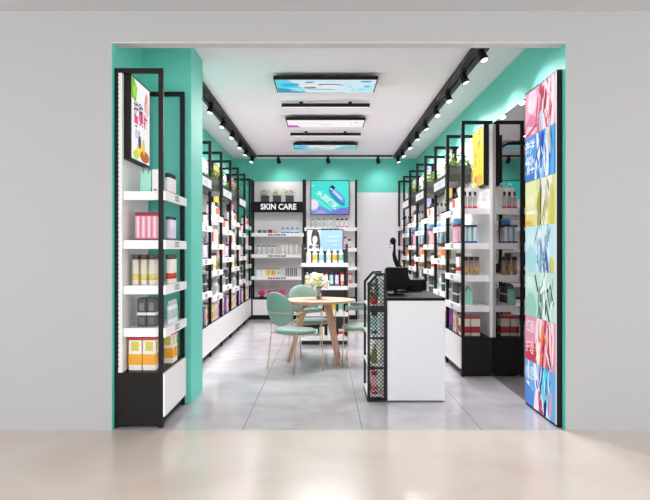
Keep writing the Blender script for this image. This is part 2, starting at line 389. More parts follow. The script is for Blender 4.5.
def unit(side, front, back, y0, L, label, last=False, front_door=True, n_doors=1, group=None, bp=.036, shelves=None):
    """front/back are |X|; side +1 = right.  All parts in world coordinates under one Empty at the base."""
    t = thing('display_shelf_unit', label, 'shelf unit', (side*(front+back)/2, y0+L/2, 0), 0, group)
    ox, oy = t.location.x, t.location.y
    def B(name, m, xa, xb, ya, yb, za, zb, parent=t, bevel=0):
        a, b = sorted((side*xa-ox, side*xb-ox)); return bx(name, m, (a, b, ya-oy, yb-oy, za, zb), parent, bevel)
    P = .036
    for yy in ([y0] + ([y0+L-P] if last else [])):
        bm = bmesh.new()
        for xa, xb in ((front, front+P),)+(((back-bp, back),) if bp else ()):
            a, b = sorted((side*xa-ox, side*xb-ox)); box(bm, a, b, yy-oy, yy+P-oy, .0, TOP)
        a, b = sorted((side*(front+P)-ox, side*(back-bp)-ox)); box(bm, a, b, yy-oy, yy+P-oy, TOP-P, TOP)
        obj('side_frame', bm, BLACK, t, .002, 1)
    ys, ye = y0+P, y0+L-(P if last else 0)
    pb_ = back-(bp if bp < .03 else 0)
    B('back_panel', PANEL, pb_-.03, pb_-.0005, y0+.001, ye if last else y0+L-.001, .42, TOP-P-.001)
    for i, z in enumerate(shelves or SZ):
        s = B('shelf', SHELFW, front+.004, pb_-.031, ys, ye, z-.022, z-.002)
        # folded front strip, stands proud of the posts
        B('price_strip', SHELFW, front-.018, front-.002, y0+.002, y0+L-.002, z-.07, z, s, .002)
        b2 = bmesh.new()
        a, b = sorted((side*(front+.004)-ox, side*(pb_-.031)-ox))
        box(b2, a, b, ys-oy, ys+.008-oy, z-.068, z-.022)
        obj('bracket', b2, SHELFW, s)
        strip_tag(s, side*(front-.018)-ox, y0+L*.42-oy, z-.052, side)
    base = B('base_cabinet', BASEBK, front+.006, back-.002, y0+.001, y0+L-.001, .1, .42, t, .002)
    B('plinth', BASEBK, front+.02, back-.01, ys-.03, ye-.01, .018, .1, base)
    for k in range(n_doors):
        w = (ye-ys)/n_doors
        B('cabinet_door', PANEL, front-.012, front+.005, (y0+.002 if not k else ys+k*w+.002), y0+L-.002, .085, .412, base, .001)
    for k in (0, 1):
        b2 = bmesh.new(); lathe(b2, [(.014,0),(.014,.018)], 10, cx=side*(front+.06)-ox, cy=ys+.05+k*(ye-ys-.1)-oy); obj('levelling_foot', b2, BLACK, base)
    return t

HZ = [1.645, 1.24, .835]
def fill(side, front, unitname, y0, level, rows, nm_level, zs=None):
    z = ([*(zs or SZ), .42][level]) + (.0 if level < len(zs or SZ) else .0005) - (.0015 if level < len(zs or SZ) else 0)
    for kind, s0, ds, ns, d0, dd, nd, dz in rows:
        desc = PROTO[kind][2]
        for j in range(nd):
            for i in range(ns):
                x = side*(front+d0+dd*j); y = y0+s0+ds*i
                if nd > 1: row = ', row %s' % ['one','two','three','four'][j] if False else ', %s row' % ['front','second','third','back'][j if j < 3 else 3]
                else: row = ''
                pos = '' if ns == 1 else '%s from entrance, ' % ORD[i] if i else 'nearest entrance, '
                up = ' stacked on cartons' if dz else ''
                lab = '%s, %s%s%s, %s' % (desc+up, pos, nm_level, row, unitname)
                w = lab.replace(',', '').split()
                if len(w) > 16: lab = lab.replace(' stacked on cartons', '')
                if len(lab.replace(',', ' ').replace('-', ' ').split()) > 16: lab = lab.replace(' from entrance', '').replace('counter-side unit', 'counter unit').replace('column-side unit', 'column unit')
                lab = lab.replace(', ,', ',')
                if lab in USED: lab = lab.replace(desc, 'another '+desc)
                USED.add(lab)
                place(kind, (x, y, z+dz), lab, '%s group on the %s of the %s' % (desc.split(' with ')[0].split(',')[0], nm_level, unitname), 0)
LV = ['top shelf', 'second shelf', 'third shelf', 'bottom shelf', 'cabinet top']

# rows: (kind, s0, ds, ns, d0, dd, nd, dz)
SETA = [
 [('redbase', .12, .1, 1, .065, .055, 3, 0), ('whitered', .38, .09, 2, .06, .1, 1, 0), ('blackstem', .62, .1, 2, .07, .1, 1, 0)],
 [('navytube', .10, .07, 2, .06, .055, 3, 0), ('pinkbox', .42, .075, 4, .06, .1, 1, 0), ('bluejar', .43, .11, 2, .065, .1, 1, .216)],
 [('bronze', .10, .1, 1, .07, .06, 3, 0), ('brownred', .36, .09, 2, .06, .1, 1, 0), ('darkjar', .60, .1, 3, .06, .1, 1, 0)],
 [('mintbag', .12, .1, 1, .10, .1, 1, 0), ('sprayb', .24, .1, 1, .06, .1, 1, 0), ('blackbox', .40, .1, 3, .06, .1, 1, 0), ('greybox', .70, .1, 2, .06, .1, 1, 0)],
 [('cream', .12, .1, 2, .07, .105, 2, 0), ('orangebox', .42, .12, 2, .07, .1, 1, 0), ('purplebox', .68, .12, 2, .07, .1, 1, 0)],
]
SETB = [
 [('blackstem', .15, .1, 2, .06, .1, 1, 0), ('redbase', .42, .08, 3, .06, .1, 1, 0), ('whitered', .72, .1, 1, .06, .1, 1, 0)],
 [('navytube', .12, .065, 4, .06, .1, 1, 0), ('lilactube', .45, .065, 3, .06, .1, 1, 0), ('bluejar', .70, .1, 2, .06, .1, 1, 0)],
 [('oliveb', .12, .08, 3, .06, .1, 1, 0), ('orangelab', .42, .09, 2, .06, .1, 1, 0), ('bronze', .62, .08, 3, .06, .1, 1, 0)],
 [('sprayb', .14, .09, 2, .06, .1, 1, 0), ('blackbox', .36, .1, 2, .06, .1, 1, 0), ('slimwhite', .62, .07, 3, .06, .1, 1, 0)],
 [('magentabox', .14, .13, 2, .07, .1, 1, 0), ('orangebox', .45, .13, 2, .07, .1, 1, 0), ('yellowbox', .73, .1, 1, .07, .1, 1, 0)],
]
SETC = [   # column side units
 [('slimwhite', .14, .08, 3, .06, .1, 1, 0), ('blackstem', .42, .1, 2, .06, .1, 1, 0), ('whitered', .66, .09, 2, .06, .1, 1, 0)],
 [('redtextbox', .12, .11, 2, .05, .1, 1, 0), ('pinkbox', .40, .075, 3, .06, .1, 1, 0), ('lilactube', .68, .065, 3, .06, .1, 1, 0)],
 [('brownwhite', .12, .075, 3, .06, .1, 1, 0), ('bronze', .42, .08, 2, .06, .1, 1, 0), ('brownred', .64, .08, 2, .06, .1, 1, 0)],
 [('greybox', .14, .1, 2, .06, .1, 1, 0), ('sprayb', .40, .09, 2, .06, .1, 1, 0), ('blackbox', .62, .1, 2, .06, .1, 1, 0)],
 [('magentabox', .13, .13, 2, .07, .1, 1, 0), ('purplebox', .42, .12, 2, .07, .1, 1, 0), ('orangebox', .70, .1, 1, .07, .1, 1, 0)],
]
SETD = [
 [('whitered', .14, .09, 2, .06, .1, 1, 0), ('slimwhite', .42, .08, 3, .06, .1, 1, 0), ('orangelab', .70, .1, 2, .06, .1, 1, 0)],
 [('navytube', .12, .065, 3, .06, .1, 1, 0), ('redtextbox', .42, .11, 2, .05, .1, 1, 0), ('whitecarton', .66, .08, 2, .06, .1, 1, 0)],
 [('darkjar', .14, .1, 2, .06, .1, 1, 0), ('brownwhite', .40, .08, 3, .06, .1, 1, 0), ('oliveb', .70, .08, 2, .06, .1, 1, 0)],
 [('blackbox', .12, .09, 2, .06, .1, 1, 0), ('greybox', .38, .1, 2, .06, .1, 1, 0), ('slimwhite', .64, .08, 3, .06, .1, 1, 0)],
 [('yellowbox', .13, .13, 2, .07, .1, 1, 0), ('orangebox', .42, .12, 2, .07, .1, 1, 0), ('magentabox', .70, .1, 1, .07, .1, 1, 0)],
]

# planters, header boards, wall screens
def planter(x0, x1, y0, y1, z, label):
    t = thing('planter', label, 'plant', ((x0+x1)/2, (y0+y1)/2, z), 0, 'potted plants on the header boards')
    w, d = (x1-x0)/2, (y1-y0)/2
    bm = bmesh.new(); box(bm, -w, w, -d, d, 0, .10); obj('plant_box', bm, PLANTM, t, .003, 1)
    bm = bmesh.new()
    for k in range(300):
        a = random.uniform(-1, 1); c = Vector((a*w*1.05, random.uniform(-1.3, 1.3)*d, min(.27, .085+abs(random.gauss(.04, .055)))))
        s = random.uniform(.016, .032); R = Matrix.Rotation(random.uniform(0, 2*PI), 3, 'Z') @ Matrix.Rotation(random.uniform(-1.1, 1.1), 3, 'X') @ Matrix.Rotation(random.uniform(-1, 1), 3, 'Y')
        pts = [(-s,0,0),(-.3*s,-.45*s,.1*s),(s,0,-.15*s),(-.3*s,.45*s,.1*s)]
        f = bm.faces.new([bm.verts.new(c+R @ Vector(p)) for p in pts]); f.material_index = 0 if random.random() < .62 else 1
    me = bpy.data.meshes.new('foliage'); bm.to_mesh(me); bm.free(); me.materials.append(LEAF); me.materials.append(LEAF2)
    link('foliage', me, t)
def header(t, side, front, back, y0, L, idx):
    ox, oy = t.location.x, t.location.y; P = .036
    a, b = sorted((side*(front+.018)-ox, side*(back-.031)-ox))
    h = bx('header_box', HEADM, (a, b, y0+P-oy, y0+L-.002-oy, 2.172, 2.262), t, .002)
    a, b = sorted((side*(front-.006)-ox, side*(front+.016)-ox))
    s = bx('header_sign', BLACK, (a, b, y0+P-oy, y0+L-.002-oy, 2.085, 2.262), h, .001)
    # white lit face with thin lettering
    yN, yF = y0+P+.012, y0+L-.014
    o = (side*(front-.0075)-ox, (yF if side > 0 else yN)-oy, 2.118); u = (0, -1 if side > 0 else 1, 0)
    art('sign_face', h, o, u, (0,0,1), yF-yN, .106, (244,244,246),
        [('r', .42+.05*q, .5+(.12 if q % 2 else -.06), .014, .008, 60*q, (90,90,92)) for q in range(4)]+[('r', .62, .5, .006, .05, 20, (120,120,122))], emit=.9)
def screen(side, back, y0, label, bg, shapes, w=.56, z0=2.045, z1=2.70, th=.055, group='portrait advertising screens on the shelf units'):
    xf = side*(back-.03-th); t = thing('advertising_screen', label, 'screen', (side*(back-.03), y0+w/2, z0), 0, group)
    ox, oy, oz = t.location
    a, b = sorted((xf-ox, -side*.0005)); bx('casing', BLACK, (a, b, -w/2, w/2, 0, z1-z0), t, .003)
    m = .014
    o = (xf-ox-side*.001, (w/2-m) if side > 0 else (-w/2+m), m)
    art('display_face', t, o, (0, -side, 0), (0,0,1), w-2*m, z1-z0-2*m, bg, shapes, emit=1.)

# ---- counter side (right) run
RF, RB, RL, RY0 = 1.455, 1.79, .9, 7.25
for k in range(7):
    y0 = RY0+k*RL; nm = '%s counter-side unit' % ORD[k]
    t = unit(1, RF, RB, y0, RL-(.012 if k == 6 else 0), 'black framed shelf unit, %s from entrance along the counter-side wall' % (ORD[k] if k else 'nearest'), last=(k == 6), group='black framed wall shelf units', bp=0, shelves=HZ if k % 2 else None)
    if k % 2:
        for lv in range(4): fill(1, RF, nm, y0+.02, lv, SETB[[0,2,3,4][lv]] if lv else SETB[1]+[], ['top shelf','middle shelf','lowest shelf','cabinet top'][lv], HZ)
    else:
        for lv in range(5): fill(1, RF, nm, y0+.02, lv, SETA[lv] if k < 6 else SETA[lv][:2], LV[lv])
    if k % 2 == 1:
        header(t, 1, RF, RB, y0, RL, k)
        planter(RF+.002, RB-.045, y0+.04, y0+.17, 2.2625, 'green leafy plant in grey box on header of the %s' % nm)
YEL = (246,226,40)
screen(1, RB, 7.30, 'bright yellow poster screen at the mirror end of the shelves', YEL,
    [('r',.5,.5,.5,.6,0,(248,232,50)), ('e',.28,.22,.30,.34,20,(252,236,64)), ('e',.6,.1,.35,.12,0,(240,190,70)), ('e',.3,.12,.14,.1,0,(236,160,60)), ('t','护发',.62,.83,.2,-90,(150,110,20)), ('t','柔顺',.3,.5,.16,-90,(206,140,30)), ('r',.62,.45,.015,.3,0,(226,196,30))])
screen(1, RB, 7.30+2*RL, 'rainbow coloured screen on the third counter-side unit', (250,250,240),
    [('p',[(.1,0),(.6,0),(.9,.8),(.5,.9)],(238,120,60)), ('p',[(0,0),(.3,0),(.6,.9),(.2,.9)],(140,200,60)), ('p',[(.55,0),(1,0),(1,.6)],(244,200,80)), ('e',.25,.85,.25,.18,0,(250,236,240))])
screen(1, RB, 7.30+4*RL, 'lilac screen on the fifth counter-side unit', (206,200,244),
    [('e',.4,.55,.22,.3,10,(214,130,220)), ('e',.6,.3,.25,.2,0,(160,190,244)), ('r',.3,.8,.2,.03,0,(240,240,255))])
screen(1, RB, 7.30+6*RL, 'pink striped screen on the farthest counter-side unit', (240,214,224),
    [('r',.2,.5,.08,.6,0,(232,110,150)), ('r',.55,.5,.05,.6,0,(240,220,120)), ('r',.8,.5,.07,.6,0,(90,170,110))])
place('whitebag', (1.535, 7.53, SZ[0]-.0015), 'white paper bag behind the red based bottles, nearest the shelf edge', 'white paper bags reflected in the mirror', .25)
place('whitebag', (1.65, 7.5, SZ[0]-.0015), 'white paper bag behind the red based bottles, between two others', 'white paper bags reflected in the mirror', -.15)
place('whitebag', (1.64, 7.64, SZ[0]-.0015), 'white paper bag behind the red based bottles, against the back panel', 'white paper bags reflected in the mirror', -.2)

# ---- column side (left) run
LF, LB, LL, LY0 = 1.44, 1.808, .92, 7.68
LN = 6
for k in range(LN):
    y0 = LY0+k*LL; nm = '%s column-side unit' % ORD[k]
    Lk = LL if k < 5 else 13.16-y0
    t = unit(-1, LF, LB, y0, Lk, 'black framed shelf unit, %s behind the green column' % ORD[k], last=(k == LN-1), group='black framed wall shelf units', shelves=None if k % 2 else HZ)
    if k % 2 == 0:
        for lv in range(4): fill(-1, LF, nm, y0+.02, lv, SETC[[0,1,3,4][lv]], ['top shelf','middle shelf','lowest shelf','cabinet top'][lv], HZ)
    else:
        for lv in range(5): fill(-1, LF, nm, y0+.02, lv, SETD[lv], LV[lv])
    if k % 2 == 0:
        header(t, -1, LF, LB, y0, Lk, k)
        if k: planter(-LB+.045, -LF-.002, y0+.04, y0+.17, 2.2625, 'green leafy plant in grey box on header of the %s' % nm)
screen(-1, LB, LY0+3*LL+.05, 'yellow screen on the fourth column-side unit', (250,224,70), [('e',.5,.5,.3,.5,0,(252,236,120)), ('r',.1,.5,.03,.6,0,(150,120,60))])
screen(-1, LB, LY0+5*LL+.05, 'pink screen on the farthest column-side unit', (238,130,160), [('r',.5,.5,.2,.3,0,(250,210,220)), ('r',.5,.8,.25,.04,0,(190,40,90))])
screen(-1, LB, LY0+1*LL+.05, 'pale blue screen on the second column-side unit', (170,214,230), [('r',.5,.5,.2,.3,0,(230,240,250))])

# ---- the end gondola at the entrance (left)
GF, GB, GY, GL = 1.228, 1.5965, 5.155, .805
t = unit(-1, GF, GB, GY, GL, 'black framed shelf unit at the entrance in front of the green column', last=True, bp=.0275)
ox, oy = t.location.x, t.location.y
# slotted upright along the back post
bm = bmesh.new()
for k in range(64): box(bm, -GB+.0235-ox, -GB+.0325-ox, GY-.004-oy, GY-.0005-oy, .46+k*.035, .46+k*.035+.018)
obj('slotted_rail', bm, BLACK, t)
E = 'entrance shelf unit'
fill(-1, GF, E, GY, 0, [('mintbag', .17, .1, 1, .17, .1, 1, 0), ('whitecarton', .17, .08, 1, .095, .1, 1, 0), ('whitered', .36, .08, 3, .045, .1, 1, 0)], LV[0])
fill(-1, GF, E, GY, 1, [('pinkbox', .17, .07, 2, .10, .0435, 4, 0), ('lilactube', .34, .055, 4, .035, .1, 1, 0)], LV[1])
fill(-1, GF, E, GY, 2, [('brownwhite', .16, .08, 2, .12, .065, 3, 0), ('brownred', .36, .07, 3, .035, .1, 1, 0)], LV[2])
fill(-1, GF, E, GY, 3, [('blackbox', .17, .08, 2, .125, .075, 2, 0), ('slimwhite', .34, .06, 5, .035, .1, 1, 0)], LV[3])
fill(-1, GF, E, GY, 4, [('yellowbox', .13, .1, 2, .13, .108, 2, 0), ('yellowbox', .46, .1, 2, .07, .1, 1, 0)], LV[4])
screen(-1, GB-.0275, GY+.045, 'white portrait screen with pink lettering on the entrance shelf unit', (246,244,246),
    [('p',[(0,.75),(.22,.72),(.3,.9),(.12,1),(0,1)],(110,200,40)), ('e',.16,.85,.1,.09,60,(160,220,70)), ('e',.78,.8,.08,.16,-20,(226,150,130)), ('e',.85,.72,.1,.1,0,(240,200,190)),
     ('t','护肤',.36,.62,.26,0,(50,44,60),.004), ('t','美妆',.62,.53,.24,0,(214,40,110),.006), ('r',.22,.5,.1,.06,0,(232,80,140)), ('r',.22,.42,.06,.012,0,(70,60,110)), ('t','自然',.3,.32,.14,0,(70,70,90)),
     ('e',.42,.14,.2,.1,0,(246,226,80)), ('e',.4,.24,.09,.1,0,(90,90,150)), ('e',.68,.08,.26,.09,0,(190,110,50)), ('e',.62,.2,.07,.12,10,(236,200,60)), ('e',.2,.06,.15,.07,0,(200,220,90))], group='portrait advertising screens on the shelf units')

# ---- lightbox posters at the entrance (right)
lb = thing('lightbox_tower', 'tall lightbox of seven stacked cosmetic adverts beside the shop opening', 'lightbox', (1.785, 5.57, 0))
bx('casing', BLACK, (-.024, .018, -.403, .403, 0.0, 2.722), lb, .002)
posters = [
 ((110,172,232), [('r',.12,.78,.02,.1,0,(230,240,250)),('t','水感',.16,.72,.16,0,(240,246,252)),('r',.1,.45,.05,.03,0,(236,242,250)),('t','补水',.15,.3,.13,0,(240,246,252)),('p',[(0,.0),(.35,0),(.3,.35),(0,.5)],(80,140,220)),('e',.5,.5,.14,.3,20,(170,200,240)),('e',.62,.55,.1,.34,-14,(30,60,170)),('e',.64,.6,.06,.24,-14,(80,220,230)),('e',.42,.2,.08,.2,-20,(246,230,238)),('e',.75,.15,.07,.18,10,(240,236,246)),('e',.55,.15,.06,.16,20,(200,60,110)),('e',.86,.3,.04,.14,-10,(236,150,180)),('e',.7,.2,.04,.2,-8,(20,30,120)),('e',.4,.7,.06,.18,20,(236,242,250))]),
 ((226,150,176), [('p',[(0,0),(.4,0),(.42,.45),(0,.35)],(206,50,84)),('t','红颜',.18,.75,.15,0,(252,240,244)),('t','护理',.16,.28,.15,0,(252,236,240)),('e',.5,.6,.14,.25,0,(248,220,226)),('e',.75,.55,.1,.36,-8,(240,170,190)),('e',.58,.3,.05,.3,-6,(232,120,50)),('e',.66,.55,.03,.4,-12,(176,30,70)),('e',.8,.3,.06,.26,-18,(206,50,96)),('e',.46,.25,.04,.25,0,(250,244,240)),('e',.9,.7,.06,.3,0,(250,226,236)),('e',.83,.1,.05,.06,-20,(60,30,90))]),
 ((192,228,214), [('t','清新',.17,.72,.14,0,(244,252,250)),('e',.2,.2,.2,.16,0,(150,206,190)),('r',.4,.75,.02,.1,30,(30,60,50)),('r',.84,.5,.07,.11,28,(50,64,62)),('r',.84,.5,.045,.07,28,(160,196,186)),('e',.55,.3,.1,.2,10,(120,170,156)),('e',.62,.75,.09,.12,0,(220,240,232)),('r',.62,.4,.012,.16,10,(70,110,104)),('r',.5,.2,.012,.14,-30,(60,90,90)),('r',.78,.15,.02,.12,30,(40,60,60)),('e',.68,.1,.05,.08,0,(236,244,240))]),
 ((198,232,240), [('t','水润',.2,.7,.13,0,(240,250,252)),('e',.2,.25,.2,.14,0,(168,220,226)),('e',.62,.6,.16,.36,10,(214,240,246)),('r',.5,.6,.01,.22,-20,(100,130,150)),('r',.58,.5,.012,.3,16,(60,90,120)),('r',.72,.6,.01,.26,-14,(110,140,160)),('r',.8,.4,.012,.2,24,(120,150,170)),('e',.88,.12,.08,.1,0,(226,206,70)),('e',.55,.25,.04,.2,0,(120,160,200)),('e',.74,.25,.04,.16,20,(70,100,180))]),
 ((224,226,130), [('e',.2,.75,.22,.2,0,(232,236,170)),('r',.2,.3,.14,.02,0,(246,246,230)),('t','柠檬',.2,.55,.13,0,(250,250,236)),('p',[(0,0),(.3,0),(.2,.12),(0,.14)],(240,180,60)),('e',.62,.7,.12,.4,4,(240,238,226)),('e',.8,.85,.1,.22,0,(246,244,240)),('e',.55,.78,.04,.22,0,(150,140,150)),('e',.5,.3,.09,.22,-10,(150,160,50)),('e',.68,.25,.1,.24,8,(250,236,216)),('r',.55,.4,.014,.2,0,(60,60,30)),('e',.4,.12,.04,.14,0,(246,226,220)),('e',.9,.3,.08,.26,0,(206,210,90))]),
 ((44,148,222), [('p',[(.0,0),(.35,0),(.3,.3),(0,.4)],(30,120,206)),('t','海洋',.17,.72,.17,0,(240,248,252),.004),('t','精华',.17,.3,.17,0,(240,248,252),.004),('r',.16,.52,.12,.02,0,(180,216,240)),('e',.62,.5,.2,.24,40,(20,70,190)),('e',.5,.4,.05,.34,14,(236,244,250)),('e',.66,.45,.045,.5,-16,(150,206,244)),('e',.76,.7,.06,.34,-8,(230,240,240)),('e',.72,.2,.05,.24,12,(236,246,252)),('e',.82,.72,.03,.14,10,(236,206,130)),('r',.58,.7,.02,.24,-8,(24,80,200)),('e',.4,.2,.04,.16,-10,(220,240,250)),('e',.92,.5,.05,.4,0,(90,180,236))]),
 ((238,160,190), [('e',.25,.75,.16,.14,0,(246,210,226)),('t','唇彩',.25,.66,.15,0,(252,236,244)),('p',[(0,0),(.4,0),(.45,.3),(.2,.5),(0,.3)],(230,110,156)),('p',[(0,.1),(.35,.0),(.42,.12),(.1,.25)],(250,190,210)),('p',[(.05,.0),(.42,.16),(.4,.22),(.05,.06)],(170,20,60)),('e',.8,.55,.2,.4,0,(248,216,226)),('e',.55,.4,.06,.28,-22,(200,30,66)),('e',.62,.62,.045,.3,24,(184,24,60)),('e',.72,.42,.05,.34,-28,(250,236,240)),('e',.86,.55,.03,.4,-10,(214,90,130)),('e',.56,.18,.07,.12,0,(170,216,240)),('e',.74,.78,.03,.2,-12,(150,30,60)),('e',.93,.7,.04,.4,0,(252,236,242)),('r',.7,.25,.012,.2,30,(120,10,40))]),
]
names = ['blue water', 'rose red', 'mint green', 'pale aqua', 'lemon yellow', 'ocean blue', 'candy pink']
prnd = random.Random(5)
ACC = [[(30,70,170),(236,244,252),(90,220,236),(236,200,220)],[(180,30,70),(250,236,240),(236,150,90),(236,110,150)],[(50,80,76),(240,250,246),(120,176,160)],[(90,130,160),(240,250,252),(140,196,214)],[(250,246,232),(160,160,70),(240,214,120),(206,206,200)],[(20,70,190),(236,246,252),(130,200,246),(30,110,210)],[(180,24,60),(252,236,242),(226,90,140),(250,200,216)]]
for k, (bg, sh) in enumerate(posters):
    for q in range(20):
        c = prnd.choice(ACC[k]); sh = sh+[('e', prnd.uniform(.42, .93), prnd.uniform(.08, .9), prnd.uniform(.006, .022), prnd.uniform(.05, .16), prnd.uniform(-38, 38), c)]
    z0 = .02+k*.3835
    art('poster_panel', lb, (-.0255, .400, z0), (0,-1,0), (0,0,1), .785, .3825, bg, sh, emit=.95, label='%s advert panel with white lettering' % names[k])
bm = bmesh.new(); box(bm, -.0256, -.0245, -.402, -.3855, .02, 2.71); obj('lit_edge', bm, mat('lit_edge_white', (246,240,244), emit=.9), lb)

# ------------------------------------------------------------------ back wall units
def xb(px, Y): return (px-325)/680*Y
YB = 13.20
P = .03
def backunit(x0, x1, shelves, label, base=True):
    t = thing('display_shelf_unit', label, 'shelf unit', ((x0+x1)/2, (YB+BY)/2, 0))
    ox, oy = t.location.x, t.location.y; yb = BY-.004
    for a in (x0, x1-P):
        bm = bmesh.new(); box(bm, a-ox, a+P-ox, YB-oy, YB+P-oy, 0, 2.72); box(bm, a-ox, a+P-ox, yb-P-oy, yb-oy, 0, 2.72); box(bm, a-ox, a+P-ox, YB+P-oy, yb-P-oy, 2.72-P, 2.72)
        obj('side_frame', bm, BLACK, t, .002, 1)
    bx('back_panel', PANEL, (x0+P-ox, x1-P-ox, yb-.03-oy, yb-.003-oy, .42, 2.71), t)
    for z in shelves:
        s = bx('shelf', SHELFW, (x0+P-ox, x1-P-ox, YB+.004-oy, yb-.031-oy, z-.022, z-.002), t)
        bx('price_strip', SHELFW, (x0+.008-ox, x1-.008-ox, YB-.018-oy, YB-.002-oy, z-.07, z), s, .002)
        bm = bmesh.new(); c = (x0+x1)/2-ox-.02
        for q in range(7):
            box(bm, c-.165+q*.05, c-.165+q*.05+(.036 if q % 3 else .044), YB-.0195-oy, YB-.0185-oy, z-.05, z-.022)
        obj('price_tag', bm, mat('tag_ink', (60,58,60), .6), s)
    b = bx('base_cabinet', BASEBK, (x0+.001-ox, x1-.001-ox, YB+.034-oy, yb-oy, .06, .406), t, .002)
    bx('plinth', BASEBK, (x0+.01-ox, x1-.01-ox, YB+.01-oy, yb-oy, 0.001, .075), b)
    n = 2
    for k in range(n):
        w = (x1-x0-2*P)/n; bx('cabinet_door', PANEL, (x0+P+k*w+.002-ox, x0+P+(k+1)*w-.002-ox, YB+.016-oy, YB+.033-oy, .085, .385), b, .001)
    return t
XA, XBm, XC = -1.437, -.405, .625
ska = backunit(XA, XBm, [1.68, 1.27, .84], 'black framed back wall shelf unit under the SKIN CARE sign')
sgn = thing('shelf_sign', 'black sign board reading SKIN CARE in white letters', 'sign', ((XA+XBm)/2, YB-.03, 2.08))
w = (XBm-XA)/2
bx('board', mat('sign_black', (20,18,19), .6, spec=.15), (-w, w, -.012, .012, 0, .205), sgn, .002)
bm = bmesh.new(); box(bm, -w+.035, w-.035, .045, .30, .18, .198); obj('ledge', bm, BLACK, sgn)
tm = text_mesh('SKIN CARE', .152, .0045); tm.transform(Matrix.Translation((.02, -.0135, .102)) @ Matrix.Scale(.93, 4, (1,0,0)) @ Matrix.Rotation(PI/2, 4, 'X')); tm.materials.append(mat('letter_white', (250,250,250), emit=.9)); link('lettering', tm, sgn)
ZL = 2.2785
for i, px in enumerate((265, 277, 289.6)):
    p = thing('potted_flowers', ['white flowers in dark square pot, by the frame end of the sign','white flowers in dark square pot, middle of three above the sign','white flowers in dark square pot, beside the teal screen'][i], 'plant', (xb(px, 13.3), 13.33, ZL), 0, 'flower pots above the sign')
    bm = bmesh.new(); box(bm, -.078, .078, -.06, .06, 0, .135); obj('pot', bm, mat('pot_dark_grey', (62,60,66), .5), p, .004, 1)
    bm = bmesh.new()
    for k in range(70):
        a = random.uniform(0, 2*PI); r = random.uniform(0, .1); c = Vector((r*math.cos(a), .6*r*math.sin(a), .14+random.uniform(0, .13)*(1-r*3)))
        if random.random() < .6: bmesh.ops.create_icosphere(bm, subdivisions=1, radius=random.uniform(.012, .02), matrix=Matrix.Translation(c))
    for f in bm.faces: f.material_index = 0
    for k in range(60):
        a = random.uniform(0, 2*PI); r = random.uniform(0, .12); c = Vector((r*math.cos(a), .6*r*math.sin(a), .13+random.uniform(0, .12))); s = .02
        R = Matrix.Rotation(random.uniform(0, 6), 3, 'Z') @ Matrix.Rotation(random.uniform(-1.2, 1.2), 3, 'X')
        f = bm.faces.new([bm.verts.new(c+R @ Vector(q)) for q in ((-s,0,0),(0,-.4*s,0),(s,0,0),(0,.4*s,0))]); f.material_index = 1 if k % 3 else 2
    me = bpy.data.meshes.new('blooms'); bm.to_mesh(me); bm.free()
    for m in (mat('bloom_cream', (226,222,190), .6), LEAF2, mat('stem_dark', (70,60,66), .6)): me.materials.append(m)
    link('blooms', me, p)
def rowback(specs, z, y, lev, unitn):
    cnt = {}
    tot = {}
    for k, px in specs: tot[k] = tot.get(k, 0)+1
    for k, px in specs:
        cnt[k] = cnt.get(k, 0)+1; d = PROTO[k][2]
        o = '' if tot[k] == 1 else ', %s along' % ORD[cnt[k]-1]
        lab = '%s%s, %s of %s' % (d, o, lev, unitn)
        place(k, (xb(px, y), y, z-.0015), lab, '%ss on the %s of the %s' % (d.split(' with ')[0], lev, unitn))
rowback([('greenjar',259.5),('tealjar',264.8),('redjar',270.2),('limejar',275.6),('blueb',283),('blueb',287.6),('blueb',292.2),('blueb',296.8)], 1.68, 13.28, 'top shelf', 'skin care unit')
rowback([('clearb',258.5),('clearb',263.6),('clearb',268.8),('clearb',274.2),('paletube',282.5),('paletube',286.6),('paletube',291),('paletube',296.6)], 1.27, 13.28, 'middle shelf', 'skin care unit')
rowback([('skinw',258.8),('skinw',264),('skiny',268.6),('skino',273.4),('skinm',278.4),('darkgrid',287.4),('darkgrid',291.4),('darkgrid',295.4)], .84, 13.28, 'lowest shelf', 'skin care unit')
rowback([('puff',262),('magenta',272),('puff',282),('magenta',293.5)], .4080, 13.32, 'cabinet top', 'skin care unit')
sb = backunit(XBm, XC, [1.79, 1.39, 1.03, .70], 'black framed back wall shelf unit under the teal screen')
rowback([('clearb',312.5),('clearb',318.5),('clearb',324.5),('clearb',330.5),('whitered',337.5),('whitered',342),('whitered',346.5)], 1.79, 13.28, 'top shelf', 'teal screen unit')
rowback([('pinkbox',345),('whitered',349.5)], 1.39, 13.28, 'second shelf', 'teal screen unit')
rowback([('slimwhite',346),('slimwhite',350)], 1.03, 13.28, 'third shelf', 'teal screen unit')
rowback([('st_redcap',350.3),('whitecarton',346)], .70, 13.28, 'lowest shelf', 'teal screen unit')
ts = thing('advertising_screen', 'teal landscape screen showing a bottle on the back wall shelf unit', 'screen', ((xb(310.5,13.3)+xb(349.5,13.3))/2, 13.33, 2.04))
w = (xb(349.5,13.3)-xb(310.5,13.3)); h = 34.5/680*13.3
bx('casing', BLACK, (-w/2, w/2, -.03, .02, 0, h), ts, .003)
